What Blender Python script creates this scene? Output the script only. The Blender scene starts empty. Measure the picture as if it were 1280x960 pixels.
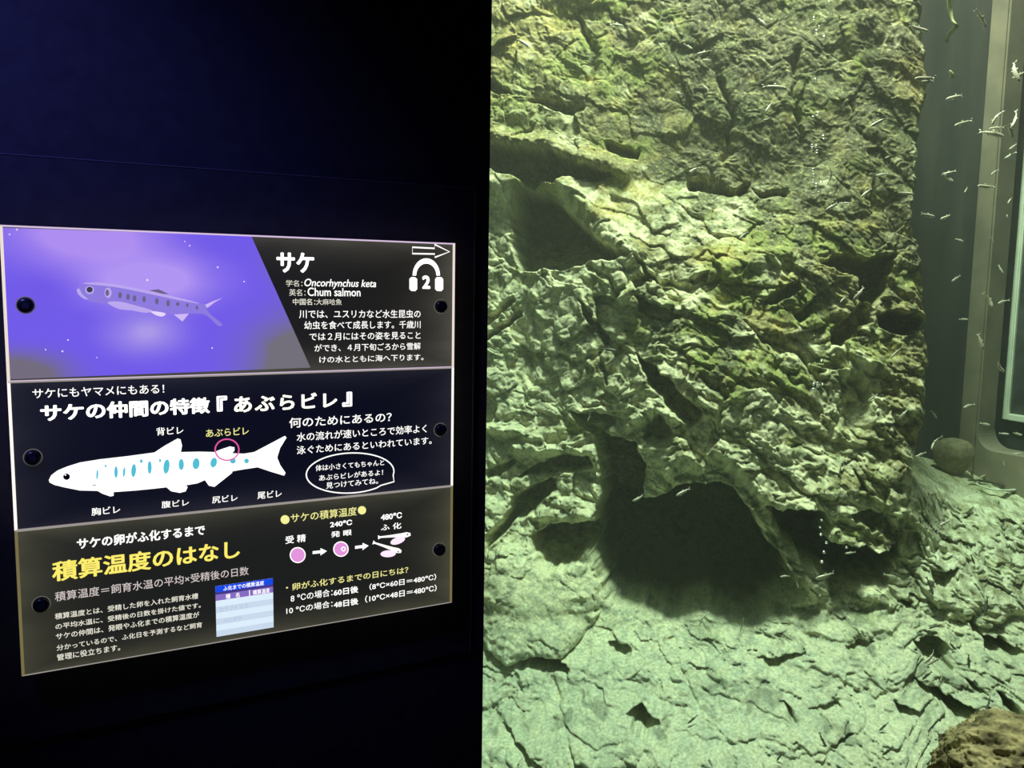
import bpy, bmesh, math, random
import numpy as np
from mathutils import Vector, Matrix

S = bpy.context.scene
COL = S.collection

# ------------------------------------------------------------------ camera
# calibrated from the four corners of the rectangular sign on the wall (wall = plane y 0)
F = 1087.43
H_ = np.array([0.88190951, -0.03906557, 0.46979729])     # world +X in camera axes (x right, y down, z forward)
V_ = np.array([-0.0165385, 0.99338317, 0.11365017])      # world -Z
N_ = np.array([-0.47112853, -0.10799891, 0.87542798])    # world +Y (into the wall)
CAM = np.array([0.0, -0.90, 1.50])
def ray(x, y):
    d = np.array([x - 640.0, y - 480.0, F])
    return np.array([H_ @ d, N_ @ d, -(V_ @ d)]) / np.linalg.norm(d)
def on_y(x, y, Y=0.0):
    r = ray(x, y); return CAM + r * ((Y - CAM[1]) / r[1])
def on_x(x, y, X):
    r = ray(x, y); return CAM + r * ((X - CAM[0]) / r[0])
def at_dist(x, y, d): return CAM + ray(x, y) * d

cd = bpy.data.cameras.new('camera'); cam = bpy.data.objects.new('camera', cd); COL.objects.link(cam)
cd.sensor_width = 36; cd.sensor_fit = 'HORIZONTAL'; cd.lens = F / 1280 * 36; cd.clip_start = .02; cd.clip_end = 50
M3 = Matrix(((H_[0], -H_[1], -H_[2]), (N_[0], -N_[1], -N_[2]), (-V_[0], V_[1], V_[2])))
cam.matrix_world = Matrix.Translation(CAM) @ M3.to_4x4()
S.camera = cam

# ------------------------------------------------------------------ world, lights, exposure
w = bpy.data.worlds.new('gallery_dark'); S.world = w; w.use_nodes = True
w.node_tree.nodes['Background'].inputs[0].default_value = (.015, .03, .085, 1)
w.node_tree.nodes['Background'].inputs[1].default_value = .10
def area(name, loc, target, size, power, col, shape='DISK', spread=180):
    l = bpy.data.lights.new(name, 'AREA'); l.shape = shape; l.size = size; l.energy = power; l.color = col
    l.spread = math.radians(spread)
    o = bpy.data.objects.new(name, l); COL.objects.link(o); o.location = loc
    o.rotation_euler = (Vector(target) - Vector(loc)).to_track_quat('-Z', 'Y').to_euler(); return o
def spot(name, loc, target, power, col, angle, blend=.6, radius=.05):
    l = bpy.data.lights.new(name, 'SPOT'); l.energy = power; l.color = col
    l.spot_size = math.radians(angle); l.spot_blend = blend; l.shadow_soft_size = radius
    o = bpy.data.objects.new(name, l); COL.objects.link(o); o.location = loc
    o.rotation_euler = (Vector(target) - Vector(loc)).to_track_quat('-Z', 'Y').to_euler(); return o
# the tank lamps hang above the water, in front of the rock face
area('tank_lamp', (1.36, .63, 4.3), (1.50, .80, .9), .34, 168, (1.0, .94, .72))
area('tank_lamp', (1.82, .38, 4.3), (1.85, .55, .9), .34, 56, (1.0, .94, .70))
area('tank_lamp_soft', (1.1, .45, 4.0), (1.45, .8, .8), .9, 9, (.92, 1.0, .86))
# added unseen blue spot that makes the navy glow on the wall above the sign
spot('added_wall_glow', (-.34, -.48, 2.12), tuple(on_y(60, 235)), 30, (.17, .18, 1.0), 44, 1.0, .1)

S.view_settings.view_transform = 'Standard'; S.view_settings.look = 'None'
S.view_settings.exposure = 0; S.view_settings.gamma = 1; S.view_settings.use_curve_mapping = False
S.cycles.use_denoising = True
S.cycles.volume_bounces = 1

# ------------------------------------------------------------------ helpers
random.seed(7); RNG = np.random.default_rng(11)
def tag(o, label=None, cat=None, group=None, kind=None):
    if label: o['label'] = label
    if cat: o['category'] = cat
    if group: o['group'] = group
    if kind: o['kind'] = kind
    return o
def link(name, me, mat=None, parent=None):
    o = bpy.data.objects.new(name, me); COL.objects.link(o)
    if mat: me.materials.append(mat)
    if parent: o.parent = parent
    return o
def empty(name, loc, M=None):
    o = bpy.data.objects.new(name, None); COL.objects.link(o); o.empty_display_size = .05
    o.location = loc; return o
def mat(name, col=(.5, .5, .5), rough=.6, metal=0, emit=None, es=0, spec=.5):
    m = bpy.data.materials.new(name); m.use_nodes = True
    b = m.node_tree.nodes['Principled BSDF']
    b.inputs['Base Color'].default_value = (*col, 1); b.inputs['Roughness'].default_value = rough
    b.inputs['Metallic'].default_value = metal; b.inputs['Specular IOR Level'].default_value = spec
    if emit: b.inputs['Emission Color'].default_value = (*emit, 1); b.inputs['Emission Strength'].default_value = es
    return m
def nodes(m):
    nt = m.node_tree; return nt, nt.nodes, nt.links, nt.nodes['Principled BSDF']
def noise_col(m, scale, c0, c1, lo=.35, hi=.65, detail=6, bump=0, stretch=(1, 1, 1), inp='Base Color'):
    nt, n, l, b = nodes(m)
    tc = n.new('ShaderNodeTexCoord'); mp = n.new('ShaderNodeMapping'); mp.inputs['Scale'].default_value = stretch
    nz = n.new('ShaderNodeTexNoise'); nz.inputs['Scale'].default_value = scale; nz.inputs['Detail'].default_value = detail
    r = n.new('ShaderNodeValToRGB'); r.color_ramp.elements[0].position = lo; r.color_ramp.elements[1].position = hi
    r.color_ramp.elements[0].color = (*c0, 1); r.color_ramp.elements[1].color = (*c1, 1)
    l.new(tc.outputs['Object'], mp.inputs[0]); l.new(mp.outputs[0], nz.inputs['Vector']); l.new(nz.outputs[0], r.inputs[0]); l.new(r.outputs[0], b.inputs[inp])
    if bump:
        bp = n.new('ShaderNodeBump'); bp.inputs['Strength'].default_value = bump; bp.inputs['Distance'].default_value = .004
        l.new(nz.outputs[0], bp.inputs['Height']); l.new(bp.outputs[0], b.inputs['Normal'])
    return m
def bm_mesh(name, bm, smooth=False):
    me = bpy.data.meshes.new(name); bm.to_mesh(me); bm.free()
    if smooth: me.polygons.foreach_set('use_smooth', [True] * len(me.polygons))
    return me
def box_bm(bm, lo, hi, bevel=0):
    r = bmesh.ops.create_cube(bm, size=1)
    c = [(a + b) / 2 for a, b in zip(lo, hi)]; s = [b - a for a, b in zip(lo, hi)]
    for v in r['verts']: v.co = Vector([v.co[i] * s[i] + c[i] for i in range(3)])
    if bevel: bmesh.ops.bevel(bm, geom=list({e for v in r['verts'] for e in v.link_edges}), offset=bevel, segments=2, affect='EDGES')
def box(name, lo, hi, m, parent=None, bevel=0):
    bm = bmesh.new(); box_bm(bm, lo, hi, bevel); return link(name, bm_mesh(name, bm), m, parent)
def tube_mesh(name, pts, rad, seg=6, flat=1.0):
    """swept tube through pts; rad a number or list"""
    pts = [Vector(p) for p in pts]; n = len(pts); rad = rad if hasattr(rad, '__len__') else [rad] * n
    vs, fs = [], []; up = Vector((.13, .21, .97))
    for i, p in enumerate(pts):
        t = (pts[min(i + 1, n - 1)] - pts[max(i - 1, 0)]).normalized()
        a = t.cross(up).normalized(); b = a.cross(t)
        for k in range(seg):
            th = 2 * math.pi * k / seg
            vs.append(p + a * math.cos(th) * rad[i] + b * math.sin(th) * rad[i] * flat)
    for i in range(n - 1):
        for k in range(seg):
            k2 = (k + 1) % seg
            fs.append((i * seg + k, i * seg + k2, (i + 1) * seg + k2, (i + 1) * seg + k))
    fs.append(tuple(range(seg))[::-1]); fs.append(tuple((n - 1) * seg + k for k in range(seg)))
    me = bpy.data.meshes.new(name); me.from_pydata(vs, [], fs); me.polygons.foreach_set('use_smooth', [True] * len(fs)); return me
def smooth_path(pts, k=6):
    out = []; P = [pts[0]] + list(pts) + [pts[-1]]; P = [np.array(p, float) for p in P]
    for i in range(1, len(P) - 2):
        for j in range(k):
            t = j / k; a, b, c, d = P[i - 1:i + 3]
            out.append(.5 * ((2 * b) + (c - a) * t + (2 * a - 5 * b + 4 * c - d) * t * t + (3 * b - a - 3 * c + d) * t ** 3))
    out.append(P[-2]); return out

# ------------------------------------------------------------------ numpy noise
PERM = RNG.permutation(512).astype(np.int64)
def hsh(i, j, s=0): return PERM[(PERM[(i + 37 * s) & 511] + j + 101 * s) & 511]
def perlin(x, y, s=0):
    xi = np.floor(x).astype(np.int64); yi = np.floor(y).astype(np.int64); fx = x - xi; fy = y - yi
    u = fx * fx * fx * (fx * (fx * 6 - 15) + 10); v = fy * fy * fy * (fy * (fy * 6 - 15) + 10)
    def g(i, j, dx, dy):
        a = hsh(i, j, s) * (2 * np.pi / 512); return np.cos(a) * dx + np.sin(a) * dy
    n00 = g(xi, yi, fx, fy); n10 = g(xi + 1, yi, fx - 1, fy); n01 = g(xi, yi + 1, fx, fy - 1); n11 = g(xi + 1, yi + 1, fx - 1, fy - 1)
    return 1.45 * ((n00 * (1 - u) + n10 * u) * (1 - v) + (n01 * (1 - u) + n11 * u) * v)
def fbm(x, y, o=4, s=0, g=.5):
    r = 0; a = 1; f = 1
    for k in range(o): r = r + a * perlin(x * f, y * f, s + k); a *= g; f *= 2.03
    return r
def ridged(x, y, o=4, s=0, g=.5):
    r = 0; a = 1; f = 1
    for k in range(o): r = r + a * (1 - 2 * np.abs(perlin(x * f, y * f, s + k))); a *= g; f *= 2.03
    return r
def facets(x, y, s=0, tilt=1.0):
    """broken, tilted plates (worley cells, each with its own level and slope) -> height, edge distance"""
    xi = np.floor(x).astype(np.int64); yi = np.floor(y).astype(np.int64)
    d1 = np.full(x.shape, 9.0); d2 = np.full(x.shape, 9.0); h = np.zeros(x.shape)
    for di in (-1, 0, 1):
        for dj in (-1, 0, 1):
            i = xi + di; j = yi + dj
            px = i + hsh(i, j, s) / 512; py = j + hsh(i, j, s + 3) / 512
            dx = x - px; dy = y - py; d = dx * dx + dy * dy
            hv = (hsh(i, j, s + 5) / 256 - 1) + tilt * (dx * (hsh(i, j, s + 7) / 256 - 1) + dy * (hsh(i, j, s + 9) / 256 - 1))
            m = d < d1
            d2 = np.where(m, d1, np.minimum(d2, d)); h = np.where(m, hv, h); d1 = np.where(m, d, d1)
    return h, np.sqrt(d2) - np.sqrt(d1)
def sst(a, b, x):
    t = np.clip((x - a) / (b - a), 0, 1); return t * t * (3 - 2 * t)
def sdf_poly(X, Y, poly):
    """positive inside"""
    P = np.array(poly, float); d = np.full(X.shape, 1e9); ins = np.zeros(X.shape, bool)
    for i in range(len(P)):
        a = P[i]; b = P[(i + 1) % len(P)]; e = b - a
        t = np.clip(((X - a[0]) * e[0] + (Y - a[1]) * e[1]) / (e @ e + 1e-9), 0, 1)
        d = np.minimum(d, (X - a[0] - t * e[0]) ** 2 + (Y - a[1] - t * e[1]) ** 2)
        c = ((a[1] > Y) != (b[1] > Y)) & (X < e[0] * (Y - a[1]) / (e[1] if e[1] else 1e-9) + a[0]); ins ^= c
    d = np.sqrt(d); return np.where(ins, d, -d)
def dist_line(X, Y, pts):
    P = np.array(pts, float); d = np.full(X.shape, 1e9)
    for i in range(len(P) - 1):
        a = P[i]; e = P[i + 1] - a
        t = np.clip(((X - a[0]) * e[0] + (Y - a[1]) * e[1]) / (e @ e + 1e-9), 0, 1)
        d = np.minimum(d, (X - a[0] - t * e[0]) ** 2 + (Y - a[1] - t * e[1]) ** 2)
    return np.sqrt(d)
def bilerp(xs, ys, T, X, Y):
    """smooth (cubic-eased) table lookup"""
    xs = np.array(xs, float); ys = np.array(ys, float); T = np.array(T, float)
    X = np.clip(X, xs[0], xs[-1] - 1e-6); Y = np.clip(Y, ys[0], ys[-1] - 1e-6)
    i = np.clip(np.searchsorted(xs, X, 'right') - 1, 0, len(xs) - 2); j = np.clip(np.searchsorted(ys, Y, 'right') - 1, 0, len(ys) - 2)
    u = (X - xs[i]) / (xs[i + 1] - xs[i]); v = (Y - ys[j]) / (ys[j + 1] - ys[j])
    u = u * .4 + .6 * u * u * (3 - 2 * u); v = v * .6 + .4 * v * v * (3 - 2 * v)
    return (T[j, i] * (1 - u) + T[j, i + 1] * u) * (1 - v) + (T[j + 1, i] * (1 - u) + T[j + 1, i + 1] * u) * v

# ================================================================== STRUCTURE
black = mat('black_wall_paint', (.012, .013, .017), .62, spec=.25)
noise_col(black, 60, (.016, .017, .021), (.023, .024, .029), bump=.04)
dark_floor = noise_col(mat('dark_carpet', (.02, .02, .025), .9), 90, (.012, .012, .016), (.03, .03, .036))
edge_x = (on_y(613, 0)[0] + on_y(604, 960)[0]) / 2
XW0, XW1, ZW0, ZW1 = edge_x, 2.62, .38, 2.45
WT = .035
XE = 2.75
bm = bmesh.new()
box_bm(bm, (-1.8, 0, 0), (XW0, WT, 3.0)); box_bm(bm, (XW1, 0, 0), (3.6, WT, 3.0))
box_bm(bm, (XW0, 0, 0), (XW1, WT, ZW0)); box_bm(bm, (XW0, 0, ZW1), (XW1, WT, 3.0))
tag(link('wall_front', bm_mesh('wall_front', bm), black), 'matt black gallery wall around the tank window', kind='structure')
tag(box('floor', (-1.8, -2.4, -.05), (3.6, 0, 0), dark_floor), 'dark carpeted gallery floor', kind='structure')
tag(box('wall_left', (-1.85, -2.4, 0), (-1.8, 0, 3.0), black), 'black side wall of the gallery', kind='structure')

# acrylic viewing pane
pane = bpy.data.materials.new('clear_acrylic_pane'); pane.use_nodes = True
nt = pane.node_tree; nt.nodes.clear()
o_ = nt.nodes.new('ShaderNodeOutputMaterial'); mx = nt.nodes.new('ShaderNodeMixShader'); tr = nt.nodes.new('ShaderNodeBsdfTransparent')
gl = nt.nodes.new('ShaderNodeBsdfGlossy'); gl.inputs['Roughness'].default_value = .02
lw = nt.nodes.new('ShaderNodeLayerWeight'); lw.inputs['Blend'].default_value = .5
pw = nt.nodes.new('ShaderNodeMath'); pw.operation = 'POWER'; pw.inputs[1].default_value = 5; nt.links.new(lw.outputs['Facing'], pw.inputs[0])
fr = nt.nodes.new('ShaderNodeMath'); fr.operation = 'MULTIPLY_ADD'; fr.inputs[1].default_value = .7; fr.inputs[2].default_value = .015; nt.links.new(pw.outputs[0], fr.inputs[0])
tr.inputs[0].default_value = (.97, .985, .975, 1)
nt.links.new(fr.outputs[0], mx.inputs[0]); nt.links.new(tr.outputs[0], mx.inputs[1]); nt.links.new(gl.outputs[0], mx.inputs[2]); nt.links.new(mx.outputs[0], o_.inputs[0])
tag(box('window_1', (XW0, .012, ZW0), (XW1, WT - .003, ZW1), pane), 'large clear acrylic pane of the fish tank', kind='structure')

# tank shell
conc = noise_col(mat('dark_tank_coating', (.05, .05, .045), .85), 7, (.012, .012, .011), (.045, .036, .028), stretch=(1.6, 1.6, .22), bump=.3)
brown = noise_col(mat('brown_grey_coating', (.2, .18, .13), .7), 9, (.17, .145, .105), (.26, .215, .155), bump=.25)
tag(box('wall_back', (-.2, 2.3, 0), (3.35, 2.35, 3.0), conc), 'dark back wall of the tank behind the rock', kind='structure')
tag(box('wall_tank_left', (-.25, WT, 0), (-.2, 2.35, 3.0), conc), 'dark left end wall of the tank', kind='structure')
tag(box('floor_tank', (-.2, WT, 0), (3.35, 2.3, .05), conc), 'dark concrete bottom of the tank', kind='structure')
tag(box('wall_tank_right', (3.30, WT, .05), (3.35, 2.3, 3.0), conc), 'dark far end wall beyond the side window', kind='structure')

# end wall of the tank: post, sill, recessed window
yl = on_x(1206, 440, XE)[1]; yo = on_x(1229, 440, XE)[1]; zo = on_x(1250, 566, XE)[2]
tag(box('trim_1', (XE, yo, .05), (XE + .10, yl, 2.95), brown, bevel=.006), 'brown-grey upright post in the far corner of the tank', kind='structure')
bm = bmesh.new(); box_bm(bm, (XE, WT, .05), (XE + .10, yo, zo))
ws = link('wall_tank_end', bm_mesh('wall_tank_end', bm), brown); tag(ws, 'brown-grey tank wall below the side window', kind='structure')
# rounded inner corner of the opening
bm = bmesh.new(); R = .06
prof = [(yo + .002, zo - .002)] + [(yo - R + R * math.cos(a), zo + R - R * math.sin(a)) for a in [i * math.pi / 16 for i in range(9)]]
vs0 = [bm.verts.new((XE + .001, y, z)) for y, z in prof]; vs1 = [bm.verts.new((XE + .099, y, z)) for y, z in prof]
bm.faces.new(vs0); bm.faces.new(vs1[::-1])
for i in range(len(prof)):
    j = (i + 1) % len(prof); bm.faces.new((vs0[i], vs1[i], vs1[j], vs0[j]))
bmesh.ops.recalc_face_normals(bm, faces=bm.faces)
link('rounded_corner', bm_mesh('rounded_corner', bm), brown, ws)
# recessed second window with pale frame
XF = XE + .16
y0 = on_x(1256, 470, XF)[1]; y1 = on_x(1263.5, 470, XF)[1]; z1 = on_x(1266, 518, XF)[2]; z0 = on_x(1262, 526, XF)[2]
pale = noise_col(mat('pale_window_frame', (.42, .46, .38), .5), 14, (.66, .70, .56), (.82, .84, .70))
w2 = empty('window_2', (XF, y0, z0)); tag(w2, 'side window of the tank with a pale frame', kind='structure')
def rel(o, r): o.parent = r; o.matrix_parent_inverse = Matrix.Translation(r.location).inverted(); return o
rel(box('frame_stile', (XF, y1, z0), (XF + .03, y0, 2.6), pale, bevel=.004), w2)
rel(box('frame_rail', (XF, WT + .01, z0), (XF + .03, y1, z1), pale, bevel=.003), w2)
dk = noise_col(mat('dark_side_glass', (.03, .035, .035), .12, spec=.6), 12, (.03, .036, .036), (.07, .078, .074))
rel(box('pane', (XF + .012, WT + .01, z1), (XF + .018, y1, 2.6), dk), w2)
rel(box('surround', (XF + .032, WT + .01, .05), (XF + .06, yl, 2.6), dk), w2)

# ------------------------------------------------------------------ rock heightfield
D0 = 2.5
C0 = ray(880, 480); NRM = -C0                                  # the rock face looks towards the window
UX = np.cross([0, 0, 1.0], NRM); UX /= np.linalg.norm(UX)      # to the right
UX = UX if UX[0] > 0 else -UX
UY = np.cross(NRM, UX); UY = UY if UY[2] < 0 else -UY          # down
ORG = CAM + C0 * D0
MPP = D0 / F
def axis(lo, a, b, hi, st, ext, left=None):
    A = list(np.arange(a, b, st)); n = left or ext
    L = [a - (a - lo) * (k / n) ** 1.6 for k in range(n, 0, -1)]; n = ext; Rr = [b + (hi - b) * (k / n) ** 1.6 for k in range(0, n + 1)]
    return np.array(L + A + Rr)
gx = axis(-560, -292, 425, 640, 1.08, 40, 130) * MPP; gy = axis(-760, -500, 505, 760, 1.08, 40) * MPP
GU, GV = np.meshgrid(gx, gy)
def project(P):
    d = P - CAM; x = d @ np.array([H_[0], N_[0], -V_[0]]); y = d @ np.array([H_[1], N_[1], -V_[1]]); z = d @ np.array([H_[2], N_[2], -V_[2]])
    return 640 + F * x / z, 480 + F * y / z
def place(Hh): return ORG + GU[..., None] * UX + GV[..., None] * UY + Hh[..., None] * NRM
XS = [420, 560, 650, 750, 850, 950, 1050, 1125, 1200, 1320]
YS = [-260, 60, 150, 225, 262, 330, 400, 480, 560, 615, 680, 760, 850, 960, 1120]
TB = [
 [.06, .06, .06, .05, .04, .04, .04, .00, -.1, -.1],
 [.05, .05, .05, .03, .02, .02, .03, .00, -.1, -.1],
 [.05, .05, .06, .03, .00, .02, .03, .00, -.1, -.1],
 [.06, .06, .06, .04, -.01, .01, .04, .00, -.1, -.1],
 [.02, .02, .02, .06, .04, .03, .05, .00, -.1, -.1],
 [.02, .02, .02, .11, .14, .12, .08, .00, -.1, -.1],
 [.025, .025, .025, .11, .17, .16, .08, .02, -.1, -.1],
 [.03, .03, .035, .12, .20, .20, .10, .05, -.1, -.1],
 [.04, .04, .05, .13, .21, .23, .12, .08, -.2, -.40],
 [.07, .07, .07, .13, .19, .23, .19, .10, -.3, -.50],
 [.17, .17, .18, .15, .14, .17, .19, .06, -.12, -.28],
 [.24, .24, .25, .20, .18, .18, .18, .14, .06, -.02],
 [.40, .40, .40, .40, .38, .37, .36, .32, .26, .20],
 [.62, .62, .62, .62, .61, .60, .58, .54, .50, .44],
 [.95, .95, .95, .95, .94, .92, .90, .86, .82, .76]]
def low(X, Y): return bilerp(XS, YS, TB, X, Y)
Hl = np.zeros_like(GU)
for _ in range(4):
    QX, QY = project(place(Hl)); Hl = low(QX, QY)
QX, QY = project(place(Hl))
A = GU / MPP; B = GV / MPP                                      # plane coordinates in ~2.3 mm units for the noises
# wobble so that edges are natural
wx = 9 * fbm(A / 46, B / 46, 3, 1) + 3.2 * fbm(A / 11, B / 11, 2, 5); wy = 9 * fbm(A / 46 + 9, B / 46, 3, 2) + 3.2 * fbm(A / 11 + 5, B / 11, 2, 6)
cv = sst(600, 700, QY); EX = QX + (.6 + .5 * cv) * wx; EY = QY + (.6 + .5 * cv) * wy
CH = -0.0 + np.zeros_like(Hl)
POCKETS = [  # polygon in photo px (rim), depth m, edge softness px, taper to the bottom
 ([(606,96),(628,104),(647,118),(635,121),(606,110)], .04, 4, .3),
 ([(660,128),(680,121),(700,123),(715,129),(737,130),(722,145),(700,142),(675,135)], .05, 4, .3),
 ([(752,179),(775,184),(802,186),(798,199),(775,197),(757,190)], .05, 4, .3),
 ([(600,176),(640,184),(690,188),(715,202),(735,204),(768,220),(750,227),(720,222),(700,230),(660,234),(640,222),(600,206)], .10, 5, .2),
 ([(640,226),(688,236),(712,266),(735,286),(764,303),(796,320),(770,324),(735,326),(700,338),(650,340),(640,312),(636,262)], .17, 6, .25),
 ([(862,226),(880,219),(905,224),(918,234),(938,226),(942,244),(910,249),(885,247),(865,242)], .06, 9, .5),
 ([(940,238),(960,241),(987,236),(987,247),(945,252)], .035, 7, .4),
 ([(795,323),(805,328),(820,350),(809,347)], .04, 3, 0),
 ([(788,355),(808,343),(814,352),(797,367)], .05, 3, 0),
 ([(795,370),(830,383),(857,392),(837,405),(815,401),(800,390)], .06, 4, .3),
 ([(728,376),(739,387),(759,425),(755,436),(744,416),(732,396)], .05, 3, 0),
 ([(795,439),(813,453),(836,473),(852,491),(877,510),(875,525),(858,537),(844,522),(828,500),(810,478)], .10, 4, .1),
 ([(606,396),(640,370),(643,377),(606,408)], .05, 3, 0), ([(606,421),(650,383),(653,391),(606,434)], .05, 3, 0),
 ([(744,438),(756,470),(758,484),(748,470)], .03, 3, 0), ([(858,350),(887,338),(882,352),(865,355)], .04, 3, 0),
 ([(742,530),(770,543),(797,556),(806,590),(800,640),(750,640),(748,575)], .17, 7, 0),
 ([(712,515),(745,513),(770,520),(772,530),(745,541),(725,532)], .07, 4, .2),
 ([(800,548),(818,520),(828,512),(842,548),(832,565),(812,560)], .06, 6, .2),
 ([(648,592),(690,573),(737,570),(742,582),(715,596),(680,596)], .08, 4, .1),
 ([(620,650),(640,622),(660,608),(692,598),(702,612),(670,627),(645,652),(630,677),(604,694),(604,676)], .10, 5, 0),
 ([(612,585),(640,570),(650,576),(630,592),(610,600)], .05, 4, .2),
 ([(658,668),(690,653),(737,648),(748,660),(745,692),(720,708),(690,708),(666,692)], .13, 5, .1),
 ([(738,640),(752,612),(790,622),(820,618),(850,607),(900,604),(922,612),(942,640),(960,670),(977,695),(992,722),(1002,742),(985,764),(960,779),(935,789),(905,779),(870,775),(830,780),(795,770),(768,767),(750,748),(740,725),(743,690)], .46, 9, 0),
 ([(955,626),(980,638),(1010,638),(1032,640),(1042,655),(1037,672),(1060,680),(1080,685),(1102,682),(1120,668),(1125,660),(1112,702),(1097,738),(1070,754),(1045,756),(1033,738),(1018,722),(1008,712),(995,690),(975,656)], .34, 7, 0),
 ([(1060,645),(1085,638),(1108,639),(1102,657),(1090,664),(1074,657)], .07, 4, 0),
 ([(1068,588),(1079,598),(1089,617),(1080,618)], .05, 3, 0),
 ([(1028,324),(1060,316),(1080,322),(1117,312),(1114,335),(1107,362),(1090,384),(1075,374),(1068,348),(1045,338)], .10, 5, .1),
 ([(1093,391),(1115,386),(1140,393),(1152,401),(1158,411),(1130,423),(1110,418),(1096,407)], .10, 5, .1),
 ([(1060,396),(1082,374),(1088,402),(1070,418),(1050,438),(1038,434),(1043,412)], .08, 4, .1),
 ([(950,375),(975,361),(997,348),(1000,360),(980,377),(963,386)], .07, 4, .1), ([(990,392),(1016,374),(1014,390),(1000,403)], .06, 4, .1),
 ([(1045,470),(1075,462),(1092,490),(1090,540),(1075,560),(1052,540)], .05, 14, .3),
 ([(938,814),(965,820),(1002,824),(985,835),(960,834)], .06, 4, 0), ([(1143,803),(1165,802),(1182,811),(1190,843),(1175,838),(1153,824)], .09, 4, 0),
 ([(1143,846),(1166,856),(1192,878),(1222,888),(1240,893),(1232,912),(1210,916),(1193,902),(1177,880)], .11, 4, 0),
 ([(1230,795),(1250,797),(1282,810),(1272,826),(1250,826),(1236,814)], .10, 4, 0), ([(1118,878),(1135,888),(1158,888),(1147,908),(1133,906)], .08, 4, 0),
 ([(1160,706),(1188,711),(1180,735),(1167,731)], .08, 4, 0), ([(1248,872),(1290,895),(1290,910),(1263,898)], .09, 4, 0),
 ([(1038,932),(1072,912),(1067,927),(1044,938)], .07, 4, 0), ([(652,825),(680,820),(713,827),(707,843),(690,846),(662,839)], .09, 5, .1),
 ([(763,808),(785,803),(793,812),(780,829),(766,823)], .08, 4, 0), ([(781,895),(795,882),(812,894),(821,912),(806,934),(788,919)], .09, 4, .1),
 ([(646,930),(660,936),(678,955),(680,968),(652,952)], .09, 4, 0), ([(1210,842),(1225,850),(1240,870),(1228,866)], .05, 4, 0),
 ([(975,868),(990,880),(998,905),(988,900)], .06, 4, 0), ([(1060,800),(1085,795),(1100,803),(1080,812)], .05, 4, 0),
 ([(620,905),(640,915),(650,940),(635,930)], .05, 5, 0), ([(1120,745),(1140,752),(1150,765),(1130,760)], .05, 4, 0),
 ([(1205,760),(1225,775),(1235,800),(1222,795)], .05, 4, 0), ([(1010,880),(1040,868),(1050,880),(1025,890)], .04, 5, 0),
]
Hp = np.zeros_like(Hl)
for poly, dep, soft, tap in POCKETS:
    p = np.array(poly, float); x0, y0_ = p.min(0) - 20; x1, y1_ = p.max(0) + 20
    m = (EX > x0) & (EX < x1) & (EY > y0_) & (EY < y1_)
    if not m.any(): continue
    d = sdf_poly(EX[m], EY[m], poly); t = (EY[m] - p[:, 1].min()) / (np.ptp(p[:, 1]) + 1e-6)
    sf = soft + (46 * sst(.5, 1, t) if dep > .3 else 0)
    Hp[m] = np.minimum(Hp[m], -dep * (1.6 if .09 <= dep < .2 else 1) * sst(-1, sf, d) * (1 - tap * sst(.4, 1, t) * 1.6))
RIDGES = [  # raised ribs and lips: polyline px, half width px, height m
 ([(700,228),(740,262),(770,288),(800,315)], 12, .03), ([(612,172),(690,183),(735,198),(780,214)], 10, .03),
 ([(650,636),(690,640),(735,640)], 8, .03), ([(680,618),(720,628),(745,650)], 6, .03), ([(640,560),(700,560),(740,566)], 7, .03),
 ([(620,535),(660,545),(700,540)], 7, .025), ([(930,622),(950,655),(972,690),(995,722),(1010,745)], 8, .02),
 ([(1000,634),(1050,668),(1085,690),(1115,676)], 7, .04), ([(900,560),(940,600),(965,625),(1010,636)], 11, .035),
 ([(790,530),(820,505),(845,520)], 8, .03), ([(1140,250),(1150,300),(1145,380),(1155,470),(1150,560)], 14, .02),
 ([(1130,640),(1160,655),(1200,700),(1240,760)], 12, .02),
 ([(870,345),(930,330),(1000,310)], 10, .02), ([(1050,440),(1090,450),(1130,480)], 8, .02), ([(1010,780),(1050,790),(1110,775)], 9, .02),
]
for pts, wd, hh in RIDGES:
    p = np.array(pts, float); m = (EX > p[:, 0].min() - 60) & (EX < p[:, 0].max() + 60) & (EY > p[:, 1].min() - 60) & (EY < p[:, 1].max() + 60)
    d = dist_line(EX[m], EY[m], pts); Hp[m] += hh * np.exp(-(d / wd) ** 2)
CRACKS = [[(690,850),(700,900),(705,935),(722,960)], [(880,815),(888,835),(897,852)], [(850,838),(860,860),(872,880)], [(612,880),(630,920),(640,960)],
 [(1160,620),(1180,640),(1190,670)], [(1215,640),(1225,680),(1245,720)], [(1130,700),(1150,730),(1165,775)], [(700,445),(720,455),(745,440)],
 [(800,345),(860,360),(900,350)], [(880,470),(905,500),(900,540)], [(960,430),(1000,440),(1020,470)], [(730,330),(760,350),(770,370)],
 [(1010,840),(1050,850),(1090,870),(1120,868)], [(880,860),(930,880),(990,900)], [(690,900),(740,935),(780,930)], [(840,920),(900,930),(960,925),(1000,935)], [(900,100),(915,150),(905,200)], [(1000,60),(990,120),(1005,180)], [(720,20),(745,60),(740,100)]]
for pts in CRACKS:
    p = np.array(pts, float); m = (EX > p[:, 0].min() - 30) & (EX < p[:, 0].max() + 30) & (EY > p[:, 1].min() - 30) & (EY < p[:, 1].max() + 30)
    d = dist_line(EX[m], EY[m], pts); Hp[m] -= np.where(EY[m] > 760, .012, .022) * np.exp(-(d / 3.6) ** 2)
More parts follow.
